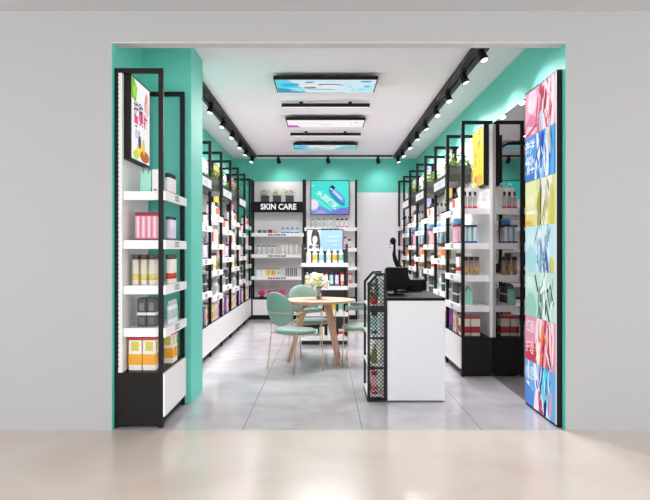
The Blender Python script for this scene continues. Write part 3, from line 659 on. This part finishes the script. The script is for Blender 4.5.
art('display_face', ts, (-w/2+.014, -.031, .014), (1,0,0), (0,0,1), w-.028, h-.028, (64,224,214),
    [('p',[(0,0),(1,0),(1,.22),(.5,.12),(0,.32)],(110,150,222)), ('p',[(.5,0),(1,0),(1,.14),(.8,.2)],(120,120,214)), ('e',.85,.7,.3,.3,0,(70,232,222)), ('e',.05,.28,.15,.15,0,(244,206,236)), ('e',.08,.3,.11,.11,0,(236,226,246)), ('e',.25,.04,.14,.08,0,(170,160,226)),
     ('e',.68,.5,.3,.09,-46,(36,150,190)), ('e',.73,.55,.235,.075,-44,(70,90,190)), ('r',.74,.54,.2,.068,-44,(120,160,232)), ('r',.7,.57,.16,.03,-44,(206,226,250)), ('r',.56,.79,.06,.06,-44,(24,24,40)), ('r',.545,.75,.045,.015,-44,(240,240,250)),
     ('t','水润嫩肤',.43,.42,.175,-38,(220,250,240),.004), ('r',.36,.25,.22,.008,-38,(170,240,226)), ('r',.05,.86,.05,.012,0,(180,240,236))])

# ------------------------------------------------------------------ free-standing dark display stand (behind the table)
SY = 9.72
def xs(px, Y=SY): return (px-325)/680*Y
st = thing('display_stand', 'dark display stand with white shelves behind the round table', 'display stand', (0, SY+.17, 0))
x0, x1 = xs(301.5), xs(348)
SD = mat('stand_dark_metal', (52,46,50), .5)
for a in (x0, x1-.03): bx('side_panel', SD, (a, a+.03, -.17, .17, 0.0, 1.436), st, .002)
bx('back_panel', mat('stand_back_charcoal', (74,68,72), .6), (x0+.03, x1-.03, -.012, .012, .06, 1.36), st)
for z in (1.165, .835, .46, .115):
    s = bx('shelf', SHELFW, (x0-.0, x1+.0, -.205, -.013, z-.022, z), st, .001)
    bx('price_strip', SHELFW, (x0+.001, x1-.001, -.217, -.2055, z-.055, z), s, .001)
bx('kick_rail', SD, (x0+.03, x1-.03, -.165, -.13, .0, .055), st)
sy = SY+.17
stands = {1.165: [('st_white',308.6),('st_yellow_b',315),('st_skyblue',321.4),('st_mint',328.6),('st_orange',334.8),('st_green',341)],
          .835: [('st_orange',307),('st_yellow_b',313.5),('st_redcap',326.2),('st_navycap',331.4),('st_plumcap',336.8),('st_redcap',342.3)],
          .46: [('st_redcap',306),('st_mint',311.5),('st_redcap',326),('st_skyblue',320),('st_yellow_b',333.5),('st_green',341)],
          .115: [('st_cyan',309),('st_yellow',322),('st_cyan',315.5),('st_white',330),('st_red',341)]}
PROTO['st_yellow_b'] = (lambda: None) and None
mk_bottle('st_yellow_b', 'shampoo_bottle', 'bottle', 'white bottle with yellow label', .037, .195, (238,238,238), (246,246,246), .045, label=(238,196,70), capr=.02, neck=.55)
for (z, row), lev in zip(stands.items(), ('top shelf', 'second shelf', 'third shelf', 'lowest shelf')):
    cnt = {}; tot = {}
    for k, px in row: tot[k] = tot.get(k, 0)+1
    for k, px in row:
        cnt[k] = cnt.get(k, 0)+1; o = '' if tot[k] == 1 else ', %s along' % ORD[cnt[k]-1]
        place(k, (xs(px, SY+.06), SY+.055, z+.0003), '%s%s, %s of dark display stand' % (PROTO[k][2], o, lev), 'products on the %s of the dark display stand' % lev)
pb = thing('poster_frame', 'framed blue poster with a woman portrait standing on the dark display stand', 'poster', ((xs(306.2)+xs(343.6))/2, SY+.11, 1.1655))
w = xs(343.6)-xs(306.2)
bx('frame', BLACK, (-w/2, w/2, -.012, .012, .155, .485), pb, .002)
bm = bmesh.new()
for s in (-1, 1): box(bm, s*w*.3-.01, s*w*.3+.01, -.008, .008, 0, .156)
obj('support', bm, BLACK, pb)
art('printed_sheet', pb, (-w/2+.012, -.0135, .167), (1,0,0), (0,0,1), w-.024, .306, (156,192,212),
    [('p',[(0,0),(.37,0),(.37,1),(0,1)],(226,226,228)), ('e',.22,.6,.11,.28,0,(50,48,52)), ('e',.22,.55,.07,.11,0,(236,228,226)), ('e',.2,.3,.05,.1,0,(232,224,222)), ('e',.22,.08,.2,.14,0,(236,230,230)), ('e',.33,.5,.035,.26,5,(58,54,58)), ('e',.1,.2,.06,.05,30,(90,88,92)), ('e',.28,.2,.06,.04,-30,(120,118,120)),
     ('e',.2,.58,.012,.006,0,(60,50,50)), ('e',.25,.58,.012,.006,0,(60,50,50)), ('r',.225,.47,.018,.005,0,(150,90,90)),
     ('r',.75,.7,.14,.012,0,(196,220,232)), ('r',.7,.48,.16,.012,0,(206,228,238)), ('r',.78,.28,.08,.01,0,(200,224,236))], emit=0)

# ------------------------------------------------------------------ cash counter
CY0, CY1 = 6.04, 7.2
ct = thing('cash_counter', 'white cash counter with black top in the middle of the shop', 'counter', ((.554+1.068)/2, (CY0+CY1+.4)/2, 0))
ox, oy = ct.location.x, ct.location.y
bx('body', COUNTW, (.556-ox, 1.066-ox, CY0+.004-oy, CY1+.38-oy, .012, .899), ct, .003)
bx('counter_top', COUNTB, (.552-ox, 1.070-ox, CY0-oy, CY1+.40-oy, .8995, .925), ct, .003)
bx('raised_ledge', COUNTB, (.56-ox, 1.066-ox, CY1-oy, CY1+.39-oy, .9255, 1.035), ct, .004)
bx('front_upstand', COUNTB, (.554-ox, .585-ox, CY0+.64-oy, CY1-.001-oy, .9255, 1.03), ct, .003)
for sx in (.59, 1.03):
    for syy in (CY0+.04, CY1+.32):
        bm = bmesh.new(); lathe(bm, [(.016,0),(.016,.012)], 10, cx=sx-ox, cy=syy-oy); obj('foot', bm, GREYMET, ct)
# point of sale monitor
pm = thing('payment_terminal', 'black point of sale monitor on the cash counter, seen from behind', 'monitor', (.675, 6.5, .9255))
DK = mat('black_plastic', (22,18,20), .6, spec=.15)
bm = bmesh.new(); lathe(bm, [(.0,0),(.085,0),(.08,.012),(0,.014)], 20); obj('stand_base', bm, DK, pm)
bm = bmesh.new(); tube(bm, [(0,0,.012),(0,.02,.07),(0,.015,.13)], .018, 10); obj('stand_neck', bm, DK, pm)
bm = bmesh.new(); box(bm, -.112, .112, -.018, .022, 0, .215)
e = [x for x in bm.edges if abs(x.verts[0].co.x-x.verts[1].co.x) < 1e-6 and abs(x.verts[0].co.z-x.verts[1].co.z) < 1e-6]
bmesh.ops.bevel(bm, geom=e, offset=.03, segments=5, affect='EDGES', profile=.5)
scn = obj('monitor_case', bm, DK, pm, .003, 1); scn.location = (0, -.01, .05); scn.rotation_euler = (math.radians(12), 0, math.radians(8))
bm = bmesh.new(); box(bm, -.1, .1, .0225, .0235, .015, .2); obj('screen_glass', bm, mat('screen_glass', (20,24,30), .1), scn)
# curved scanner stand
sc = thing('barcode_scanner', 'black barcode scanner on a curved stand behind the monitor', 'scanner', (.78, 6.85, .9255))
bm = bmesh.new(); lathe(bm, [(.0,0),(.07,0),(.066,.016),(.02,.03),(0,.03)], 18); obj('stand_base', bm, DK, sc)
bm = bmesh.new(); tube(bm, [(.06,0,.02),(.055,0,.08),(.03,0,.15),(-.005,0,.21),(-.045,0,.27),(-.075,0,.33),(-.085,0,.38),(-.08,0,.43)], .045, 10, .013); obj('curved_stem', bm, DK, sc)
bm = bmesh.new(); bmesh.ops.create_uvsphere(bm, u_segments=16, v_segments=10, radius=.03, matrix=Matrix.Translation((-.095, 0, .515)) @ Matrix.Diagonal((1,1.2,1.25,1)))
tube(bm, [(-.08,0,.41),(-.08,0,.50)], .012, 10)
for f in bm.faces: f.smooth = True
hd = obj('scanner_head', bm, DK, sc)
bm = bmesh.new()
bm.free()
for q in (.455, .485, .515): bx('trigger_button', DK, (-.1295, -.118, -.006, .006, q-.008, q+.002), hd)
rp = thing('receipt_printer', 'small black receipt printer with white paper on the cash counter', 'printer', (.93, 7.05, .9255))
bx('printer_body', DK, (-.07, .07, -.08, .08, 0, .12), rp, .012)
bm = bmesh.new(); box(bm, -.065, -.02, -.002, .002, .118, .175); obj('paper_roll_end', bm, mat('receipt_paper', (244,244,242), .6), rp)

# ------------------------------------------------------------------ hexagonal-top mesh display rack against the counter
rk = thing('mesh_display_rack', 'black framed rack with wire mesh end and white shelves against the cash counter', 'display rack', (.465, 6.36, 0))
ox, oy = .465, 6.36
xl, xr, zt, ch = .378-ox, .548-ox, 1.145, .085
def rackframe(y):
    bm = bmesh.new(); t = .022
    path = [(xl,0),(xl,zt-ch-.01),(xl+ch,zt),(xr,zt),(xr,0)]
    inner = [(xl+t,t),(xl+t,zt-ch-.02),(xl+ch+.008,zt-t),(xr-t,zt-t),(xr-t,t)]
    for yy in (y, y+t):
        pass
    A = [bm.verts.new((p[0], y, p[1])) for p in path]; B = [bm.verts.new((p[0], y+t, p[1])) for p in path]
    Ci = [bm.verts.new((p[0], y, p[1])) for p in inner]; D = [bm.verts.new((p[0], y+t, p[1])) for p in inner]
    n = len(path)
    for i in range(n):
        j = (i+1) % n
        bm.faces.new([A[i], A[j], Ci[j], Ci[i]]); bm.faces.new([B[j], B[i], D[i], D[j]]); bm.faces.new([A[j], A[i], B[i], B[j]]); bm.faces.new([Ci[i], Ci[j], D[j], D[i]])
    obj('end_frame', bm, BLACK, rk)
yn, yf = 6.045-oy, 6.62-oy
rackframe(yn); rackframe(yf)
bm = bmesh.new()
box(bm, xr-.022, xr, yn+.023, yf-.001, .0, .022); box(bm, xl, xl+.022, yn+.023, yf-.001, .0, .022); box(bm, xl+ch, xl+ch+.022, yn+.023, yf-.001, zt-.022, zt)
obj('rail', bm, BLACK, rk)
bm = bmesh.new()
# diamond wire mesh on the near end
pitch, wr = .034, .0029
X0, X1, Z0, Z1 = xl+.02, xr-.02, .02, zt-.02
c = -2.
while c < 2.:
    for sgnn in (1, -1):
        # line z = sgnn*x + c
        pts = []
        for X in (X0, X1):
            Z = sgnn*X+c
            pts.append((X, Z))
        (xa, za), (xb_, zb) = pts
        def at(z): return (z-c)/sgnn
        lo, hi = min(za, zb), max(za, zb)
        if hi < Z0 or lo > Z1: continue
        def cl(X, Z):
            if Z < Z0: return at(Z0), Z0
            if Z > Z1: return at(Z1), Z1
            return X, Z
        a, b = cl(xa, za), cl(xb_, zb)
        # keep inside the chamfer
        def ok(p): return p[0]-xl+.0 > 0 and p[1] < zt-ch-.02+(p[0]-xl)*1.0+.01
        if not ok(a) and not ok(b): continue
        for _ in range(40):
            if not ok(a): a = (a[0]+(b[0]-a[0])*.04, a[1]+(b[1]-a[1])*.04)
            if not ok(b): b = (b[0]+(a[0]-b[0])*.04, b[1]+(a[1]-b[1])*.04)
        if abs(a[0]-b[0]) > .004: tube(bm, [(a[0], yn+.011+.002*sgnn, a[1]), (b[0], yn+.011+.002*sgnn, b[1])], wr, 5)
    c += pitch
obj('wire_mesh', bm, BLACK, rk)
bx('centre_panel', SHELFW, (xr-.035, xr-.023, yn+.03, yf-.01, .03, zt-.05), rk)
for z in (.86, .60, .33, .055):
    bx('shelf', SHELFW, (xl-.001, xr-.036, yn+.024, yf-.002, z-.014, z), rk, .001)
for z, hh in ((.795, .06), (.555, .02), (.29, .02)):
    bx('cross_plate', BLACK, (xl+.023, xr-.023, yn+.001, yn+.009, z, z+hh), rk)
def small(name, label, cat, x, y, z, parts):
    t = thing(name, label, cat, (x, y, z), 0, 'small products in the mesh rack')
    for nm, bm, m in parts: obj(nm, bm, m, t)
RX0 = .445
def pot(y, col, lab):
    b1 = bmesh.new(); lathe(b1, [(0,0),(.03,0),(.04,.06),(.034,.06),(.03,.05),(0,.05)], 14)
    b2 = bmesh.new()
    for k in range(90):
        c = Vector((random.uniform(-.045,.045), random.uniform(-.045,.045), .06+random.uniform(0,.13))); s = random.uniform(.014,.024)
        R = Matrix.Rotation(random.uniform(0,6),3,'Z') @ Matrix.Rotation(random.uniform(-1.3,1.3),3,'X'); b2.faces.new([b2.verts.new(c+R @ Vector(q)) for q in ((-s,0,0),(0,-.4*s,0),(s,0,0),(0,.4*s,0))])
    small('potted_plant', lab, 'plant', RX0, y, .8603, [('pot', b1, mat('pot_'+lab.split()[0], col, .5)), ('foliage', b2, LEAF2)])
pot(6.16, (206,50,66), 'red pot with small green plant on top shelf of the mesh rack')
pot(6.36, (226,200,70), 'yellow pot with small green plant behind the red pot')
for i, (k, y, z) in enumerate([('st_navycap',6.14,.6003),('sprayb',6.30,.6003),('oliveb',6.14,.3303),('greenjar',6.28,.3303),('st_redcap',6.14,.0553),('redjar',6.26,.0553)]):
    place(k, (RX0, y, z), '%s on the %s shelf of the mesh rack' % (PROTO[k][2], {.6003:'second',.3303:'third',.0553:'lowest'}[z]), 'bottles and jars in the mesh rack')
for i, (k, y, z) in enumerate([('st_navycap',6.14,.6003),('tealjar',6.44,.6003),('st_redcap',6.40,.0553)]):
    if i: place(k, (RX0, y, z), '%s, far end of %s shelf of mesh rack' % (PROTO[k][2], {.6003:'second',.0553:'lowest'}[z]), 'bottles and jars in the mesh rack')

# ------------------------------------------------------------------ table, vase, chairs
TX, TY = -.075, 8.25
tb = thing('round_table', 'round pale wooden table with tapered legs', 'table', (TX, TY, 0))
bm = bmesh.new(); lathe(bm, [(0,.715),(.36,.715),(.43,.733),(.445,.742),(.447,.748),(.443,.752),(0,.752)], 48); obj('table_top', bm, WOOD, tb)
for a, r in ((187, .37), (312, .34), (42, .34)):
    a = math.radians(a); bm = bmesh.new()
    tube(bm, [(.15*math.cos(a), .15*math.sin(a), .7145), (r*math.cos(a), r*math.sin(a), .0)], .04, 12, .022); 
    for v in bm.verts: v.co.z = max(v.co.z, .0)
    obj('leg', bm, WOOD, tb)
bm = bmesh.new(); lathe(bm, [(.2,.692),(.2,.7145)], 24); obj('leg_mount', bm, WOOD, tb)
vs = thing('flower_vase', 'glass vase of white and yellow green flowers on the round table', 'vase', (-.075, 8.28, .7525))
bm = bmesh.new(); lathe(bm, [(0,0),(.03,0),(.036,.02),(.034,.08),(.024,.125),(.032,.15),(.029,.15),(.021,.125),(.031,.08),(.033,.022),(0,.006)], 20); obj('glass_vase', bm, GLASS, vs)
bm = bmesh.new()
for k in range(9): a = 2*PI*k/9; tube(bm, [(.012*math.cos(a), .012*math.sin(a), .01), (.01*math.cos(a+1), .01*math.sin(a+1), .13), (.07*math.cos(a+.5), .07*math.sin(a+.5), .2)], .0025, 5)
obj('stems', bm, mat('stem_green', (150,170,110), .5), vs)
bm = bmesh.new()
for k in range(170):
    th, ph = random.uniform(0, 2*PI), math.acos(random.uniform(-.45, 1)); R = random.uniform(.75, 1)
    c = Vector((-.02+.14*R*math.sin(ph)*math.cos(th), .13*R*math.sin(ph)*math.sin(th), .205+.115*R*math.cos(ph)))
    n0 = len(bm.faces); bmesh.ops.create_icosphere(bm, subdivisions=1, radius=random.uniform(.016, .03), matrix=Matrix.Translation(c) @ Matrix.Diagonal((1,1,.7,1)))
    mi = 1 if (abs(c.x+.0) < .035 and random.random() < .45) or random.random() < .03 else 0
    bm.faces.ensure_lookup_table()
    for f in bm.faces[n0:]: f.material_index = mi
obj('blossoms', bm, [mat('petal_ivory', (246,242,230), .6), mat('petal_lime', (224,226,140), .6)], vs)
bm = bmesh.new()
for k in range(26):
    a = random.uniform(0, 2*PI); c = Vector((.1*math.cos(a), .1*math.sin(a), random.uniform(.13, .2))); s = .035
    R = Matrix.Rotation(a, 3, 'Z') @ Matrix.Rotation(random.uniform(.2, .9), 3, 'Y'); bm.faces.new([bm.verts.new(c+R @ Vector(q)) for q in ((-s,0,0),(0,-.35*s,0),(s,0,0),(0,.35*s,0))])
obj('foliage', bm, LEAF2, vs)

def chair(x, y, ang, label):
    t = thing('armchair', label, 'chair', (x, y, 0), math.radians(ang), 'sage green chairs around the round table')
    # seat: soft disc
    bm = bmesh.new(); lathe(bm, [(0,.408),(.17,.408),(.215,.418),(.23,.435),(.225,.456),(.20,.468),(0,.472)], 32, sx=.97, sy=1.02); obj('seat', bm, SAGE, t)
    # oval backrest, slightly dished, reclined
    bm = bmesh.new(); n = 28
    for sgnn in (-1, 1): pass
    prof = [(0,-.020),(.7,-.020),(.92,-.014),(1,.0),(.92,.014),(.7,.020),(0,.020)]
    rings = []
    for r, d in prof:
        if r == 0: rings.append([bm.verts.new((d, 0, 0))])
        else: rings.append([bm.verts.new((d+.05*(r*math.cos(2*PI*k/n))**2, .235*r*math.cos(2*PI*k/n), .195*r*math.sin(2*PI*k/n))) for k in range(n)])
    for a, b in zip(rings, rings[1:]):
        for k in range(n):
            k2 = (k+1) % n
            if len(a) == 1: f = bm.faces.new([a[0], b[k], b[k2]])
            elif len(b) == 1: f = bm.faces.new([a[k], b[0], a[k2]])
            else: f = bm.faces.new([a[k], b[k], b[k2], a[k2]])
            f.smooth = True
    o = obj('backrest', bm, SAGE, t); o.location = (-.27, 0, .70); o.rotation_euler = (0, math.radians(-10), 0)
    # metal rail wrapping behind the back at arm height
    bm = bmesh.new()
    pts = [(.14,-.265,.665)] + [(-.06-.27*math.sin(a), -.265*math.cos(a), .665) for a in [PI*i/14 for i in range(15)]] + [(.14,.265,.665)]
    tube(bm, pts, .0065, 8); obj('arm_rail', bm, BRASS, t)
    for s in (-1, 1):
        bm = bmesh.new(); tube(bm, [(.14, s*.265, .665), (.165, s*.262, .64), (.17, s*.255, .43), (.19, s*.25, .0)], .0055, 8); obj('leg', bm, BRASS, t)
        bm = bmesh.new(); tube(bm, [(-.17, s*.235, .665), (-.175, s*.22, .43), (-.22, s*.235, .0)], .0055, 8); obj('leg', bm, BRASS, t)
        bm = bmesh.new(); box(bm, -.10, .15, s*.265-.022, s*.265+.022, .672, .708); obj('armrest', bm, SAGE, t, .006, 2)
    bm = bmesh.new(); tube(bm, [(.17,-.255,.415),(.17,.255,.415)], .006, 6); tube(bm, [(-.175,-.22,.415),(-.175,.22,.415)], .006, 6)
    tube(bm, [(.17,-.255,.415),(-.175,-.22,.415)], .006, 6); tube(bm, [(.17,.255,.415),(-.175,.22,.415)], .006, 6); obj('seat_frame', bm, BRASS, t)
    return t
chair(-.33, 7.66, 42, 'sage green armchair with its oval back turned to the entrance')
chair(-.17, 8.74, -62, 'sage green armchair behind the table, in front of the skin care unit')
chair(.42, 8.05, 172, 'sage green armchair between the table and the mesh rack')

# ------------------------------------------------------------------ ceiling fixtures
def ceilscreen(y0, y1, label, bg, shapes):
    t = thing('ceiling_screen', label, 'screen', (.008, (y0+y1)/2, 3.10), 0, 'screens hung flat under the ceiling')
    w, d = .538, (y1-y0)/2
    bx('casing', BLACK, (-w, w, -d, d, 0, .036), t, .002)
    for mx in (-.3, .3): bx('ceiling_mount', BLACK, (mx-.03, mx+.03, d-.12, d-.05, .0362, .0695), t)
    m = .014
    art('display_face', t, (-w+m, d-m, -.001), (1,0,0), (0,-1,0), 2*w-2*m, 2*d-2*m, bg, shapes, emit=1.0)
A1 = [('p',[(0,0),(.3,0),(.24,.5),(.12,1),(0,1)],(84,206,226)), ('p',[(0,0),(.26,0),(.14,.25),(0,.4)],(40,150,196)), ('e',.14,.62,.1,.06,20,(50,170,210)), ('e',.2,.3,.09,.04,-10,(150,226,236)), ('e',.08,.85,.08,.04,0,(110,206,232)), ('p',[(.7,.0),(1,0),(1,.7),(.9,.4)],(186,230,240)), ('e',.44,.55,.22,.07,4,(236,226,228)), ('e',.55,.62,.13,.045,-6,(70,66,76)), ('e',.56,.58,.115,.035,-6,(240,232,232)), ('e',.34,.42,.07,.03,8,(96,84,100)), ('e',.33,.5,.06,.025,8,(220,200,208)), ('e',.45,.3,.16,.012,-3,(120,110,126)), ('e',.34,.85,.05,.02,20,(40,90,160)), ('e',.9,.9,.06,.03,0,(60,150,190)), ('e',.75,.5,.015,.1,30,(150,220,236)), ('e',.78,.22,.012,.012,0,(200,50,80)), ('r',.2,.2,.06,.008,15,(240,250,252)), ('e',.86,.3,.06,.03,10,(130,216,240)), ('e',.92,.55,.04,.05,10,(100,200,230)), ('e',.7,.8,.08,.02,-8,(200,226,236))]
ceilscreen(6.975, 7.56, 'turquoise ceiling screen nearest the entrance', (206,230,240), A1)
ceilscreen(9.15, 9.71, 'pale ceiling screen with a magenta corner between two bar lamps', (250,242,248), [('p',[(0,0),(.16,0),(.12,.3),(0,.35)],(206,80,190)), ('e',.5,.4,.1,.012,0,(190,180,190)), ('r',.9,.7,.01,.04,20,(150,150,160)), ('r',.84,.5,.008,.02,0,(150,150,160)), ('e',.3,.6,.2,.06,0,(246,230,240))])
ceilscreen(11.33, 11.84, 'turquoise ceiling screen nearest the back wall', (214,228,236), A1[:12]+[('p',[(.6,0),(1,0),(1,1),(.8,1)],(130,190,200))])
def areal(name, loc, sx, sy, power, rot=(0,0,0), col=(1,.97,.985)):
    l = bpy.data.lights.new(name, 'AREA'); l.shape = 'RECTANGLE'; l.size = sx; l.size_y = sy; l.energy = power; l.color = col
    o = bpy.data.objects.new(name, l); C.objects.link(o); o.location = loc; o.rotation_euler = rot; return o
for y, lb_ in ((8.32, 'slim black ceiling bar lamp between the first two screens'), (10.41, 'slim black ceiling bar lamp between the last two screens')):
    t = thing('bar_lamp', lb_, 'ceiling light', (.008, y, 3.10), 0, 'bar lamps between the ceiling screens')
    bx('housing', BLACK, (-.54, .54, 0, .04, .002, .046), t, .001)
    for mx in (-.3, .3): bx('ceiling_mount', BLACK, (mx-.02, mx+.02, .012, .03, .0462, .0695), t)
    bx('diffuser', LINEAR, (-.53, .53, .008, .032, 0, .0018), t)
    areal('bar_lamp_light', (.008, y+.02, 3.094), 1.05, .03, 75)

def track(x0, x1, y0, y1, label):
    t = thing('light_track', label, 'track', ((x0+x1)/2, (y0+y1)/2, CZ), 0, 'black ceiling light tracks')
    w, d = (x1-x0)/2, (y1-y0)/2; z = -.05
    if d > w:
        bm = bmesh.new(); box(bm, -w, -w*.30, -d, d, z, -.0005); box(bm, w*.1, w, -d, d, z, -.0005); box(bm, -w, w, -d, d, -.012, -.0004); obj('rail', bm, BLACK, t)
        bm = bmesh.new(); box(bm, -w*.30, w*.1, -d, d, -.03, -.0125); obj('conductor_strip', bm, GREYMET, t)
    else:
        bm = bmesh.new(); box(bm, -w, w, -d, d, -.03, -.0005); obj('rail', bm, BLACK, t)
    return t
track(-1.45, -1.315, 6.7, 13.1, 'black double ceiling track along the column side')
track(1.315, 1.45, 5.6, 13.1, 'black double ceiling track along the counter side')
track(-1.30, 1.30, 13.03, 13.07, 'thin black ceiling track in front of the back wall')
def spot(x, y, aim, label, power, zt=-.05, grp='black track spotlights', spotdeg=110):
    """aim = unit-ish vector the lens looks along"""
    t = thing('track_spotlight', label, 'spotlight', (x, y, CZ+zt-.0005), 0, grp)
    bm = bmesh.new(); box(bm, -.02, .02, -.05, .05, -.022, 0); tube(bm, [(0,0,-.02),(0,0,-.05)], .012, 8); obj('adapter', bm, BLACK, t)
    d = Vector(aim).normalized(); q = Vector((0,0,-1)).rotation_difference(d).to_matrix().to_4x4()
    M = Matrix.Translation((0,0,-.066)) @ q @ Matrix.Scale(.84, 4)
    bm = bmesh.new(); lathe(bm, [(0,.055),(.032,.05),(.042,.03),(.046,-.02),(.05,-.07),(.044,-.07),(.043,-.062),(0,-.062)], 18); bm.transform(M)
    h = obj('lamp_head', bm, BLACK, t)
    bm = bmesh.new(); lathe(bm, [(0,-.064),(.042,-.064),(.042,-.0665),(0,-.069)], 18); bm.transform(M); obj('lens', bm, LENS, h)
    l = bpy.data.lights.new('spotlight', 'SPOT'); l.energy = power; l.spot_size = math.radians(spotdeg); l.spot_blend = .9; l.shadow_soft_size = .03; l.color = (1, .97, .985)
    lo = bpy.data.objects.new('spotlight', l); C.objects.link(lo); lo.location = Vector((x, y, CZ+zt-.066))+d*.066
    lo.rotation_euler = Vector((0,0,-1)).rotation_difference(d).to_euler()
SP = 100
for i, y in enumerate((5.95, 6.74, 7.6, 8.42, 9.34, 10.2, 11.1, 12.05, 12.8)):
    spot(1.375, y, (.3+.1*math.sin(i*2.1), -.42+.15*math.sin(i*1.7), -1), 'black track spotlight, %s from the entrance on the counter-side track' % (ORD[i] if i else 'nearest'), SP)
for i, y in enumerate((7.2, 8.2, 9.2, 10.1, 11.03, 11.88, 12.83)):
    spot(-1.375, y, (-.3+.1*math.sin(i*2.1), -.42+.15*math.sin(i*1.7), -1), 'black track spotlight, %s from the entrance on the column-side track' % (ORD[i] if i else 'nearest'), SP)
for i, px in enumerate((278.5, 328, 378)):
    spot(xb(px, 13.05), 13.05, (.25, .75, -1), ['black spotlight aimed at the back wall above the skin care sign','black spotlight aimed at the back wall above the teal screen','black spotlight aimed at the plain white back wall'][i], 12, -.03)

# ------------------------------------------------------------------ world light and added fill lamps
w = bpy.data.worlds.new('world'); bpy.context.scene.world = w; w.use_nodes = True
w.node_tree.nodes['Background'].inputs['Color'].default_value = (.975, .985, 1, 1); w.node_tree.nodes['Background'].inputs['Strength'].default_value = 3.5
# unseen fill lamps behind the viewer, added to brighten shop front and interior
for i, x in enumerate((-3.6, 0, 3.6)):
    t = thing('added_fill_lamp', 'added white fill lamp under the ceiling, unseen behind the viewer', 'ceiling light', (x, -2.4, 3.11), 0, 'added fill lamps behind the viewer')
    bx('housing', GREYMET, (-.62, .62, -.32, .32, 0, .032), t); bx('diffuser', LINEAR, (-.6, .6, -.3, .3, -.004, -.0005), t)
    areal('fill_lamp_light', (x, -2.4, 3.10), 1.2, .6, 60)

s = bpy.context.scene
s.view_settings.view_transform = 'Standard'; s.view_settings.look = 'None'; s.view_settings.exposure = 0; s.view_settings.gamma = 1
s.view_settings.use_curve_mapping = False
s.cycles.max_bounces = 10; s.cycles.diffuse_bounces = 5; s.cycles.glossy_bounces = 5
s.cycles.use_denoising = True
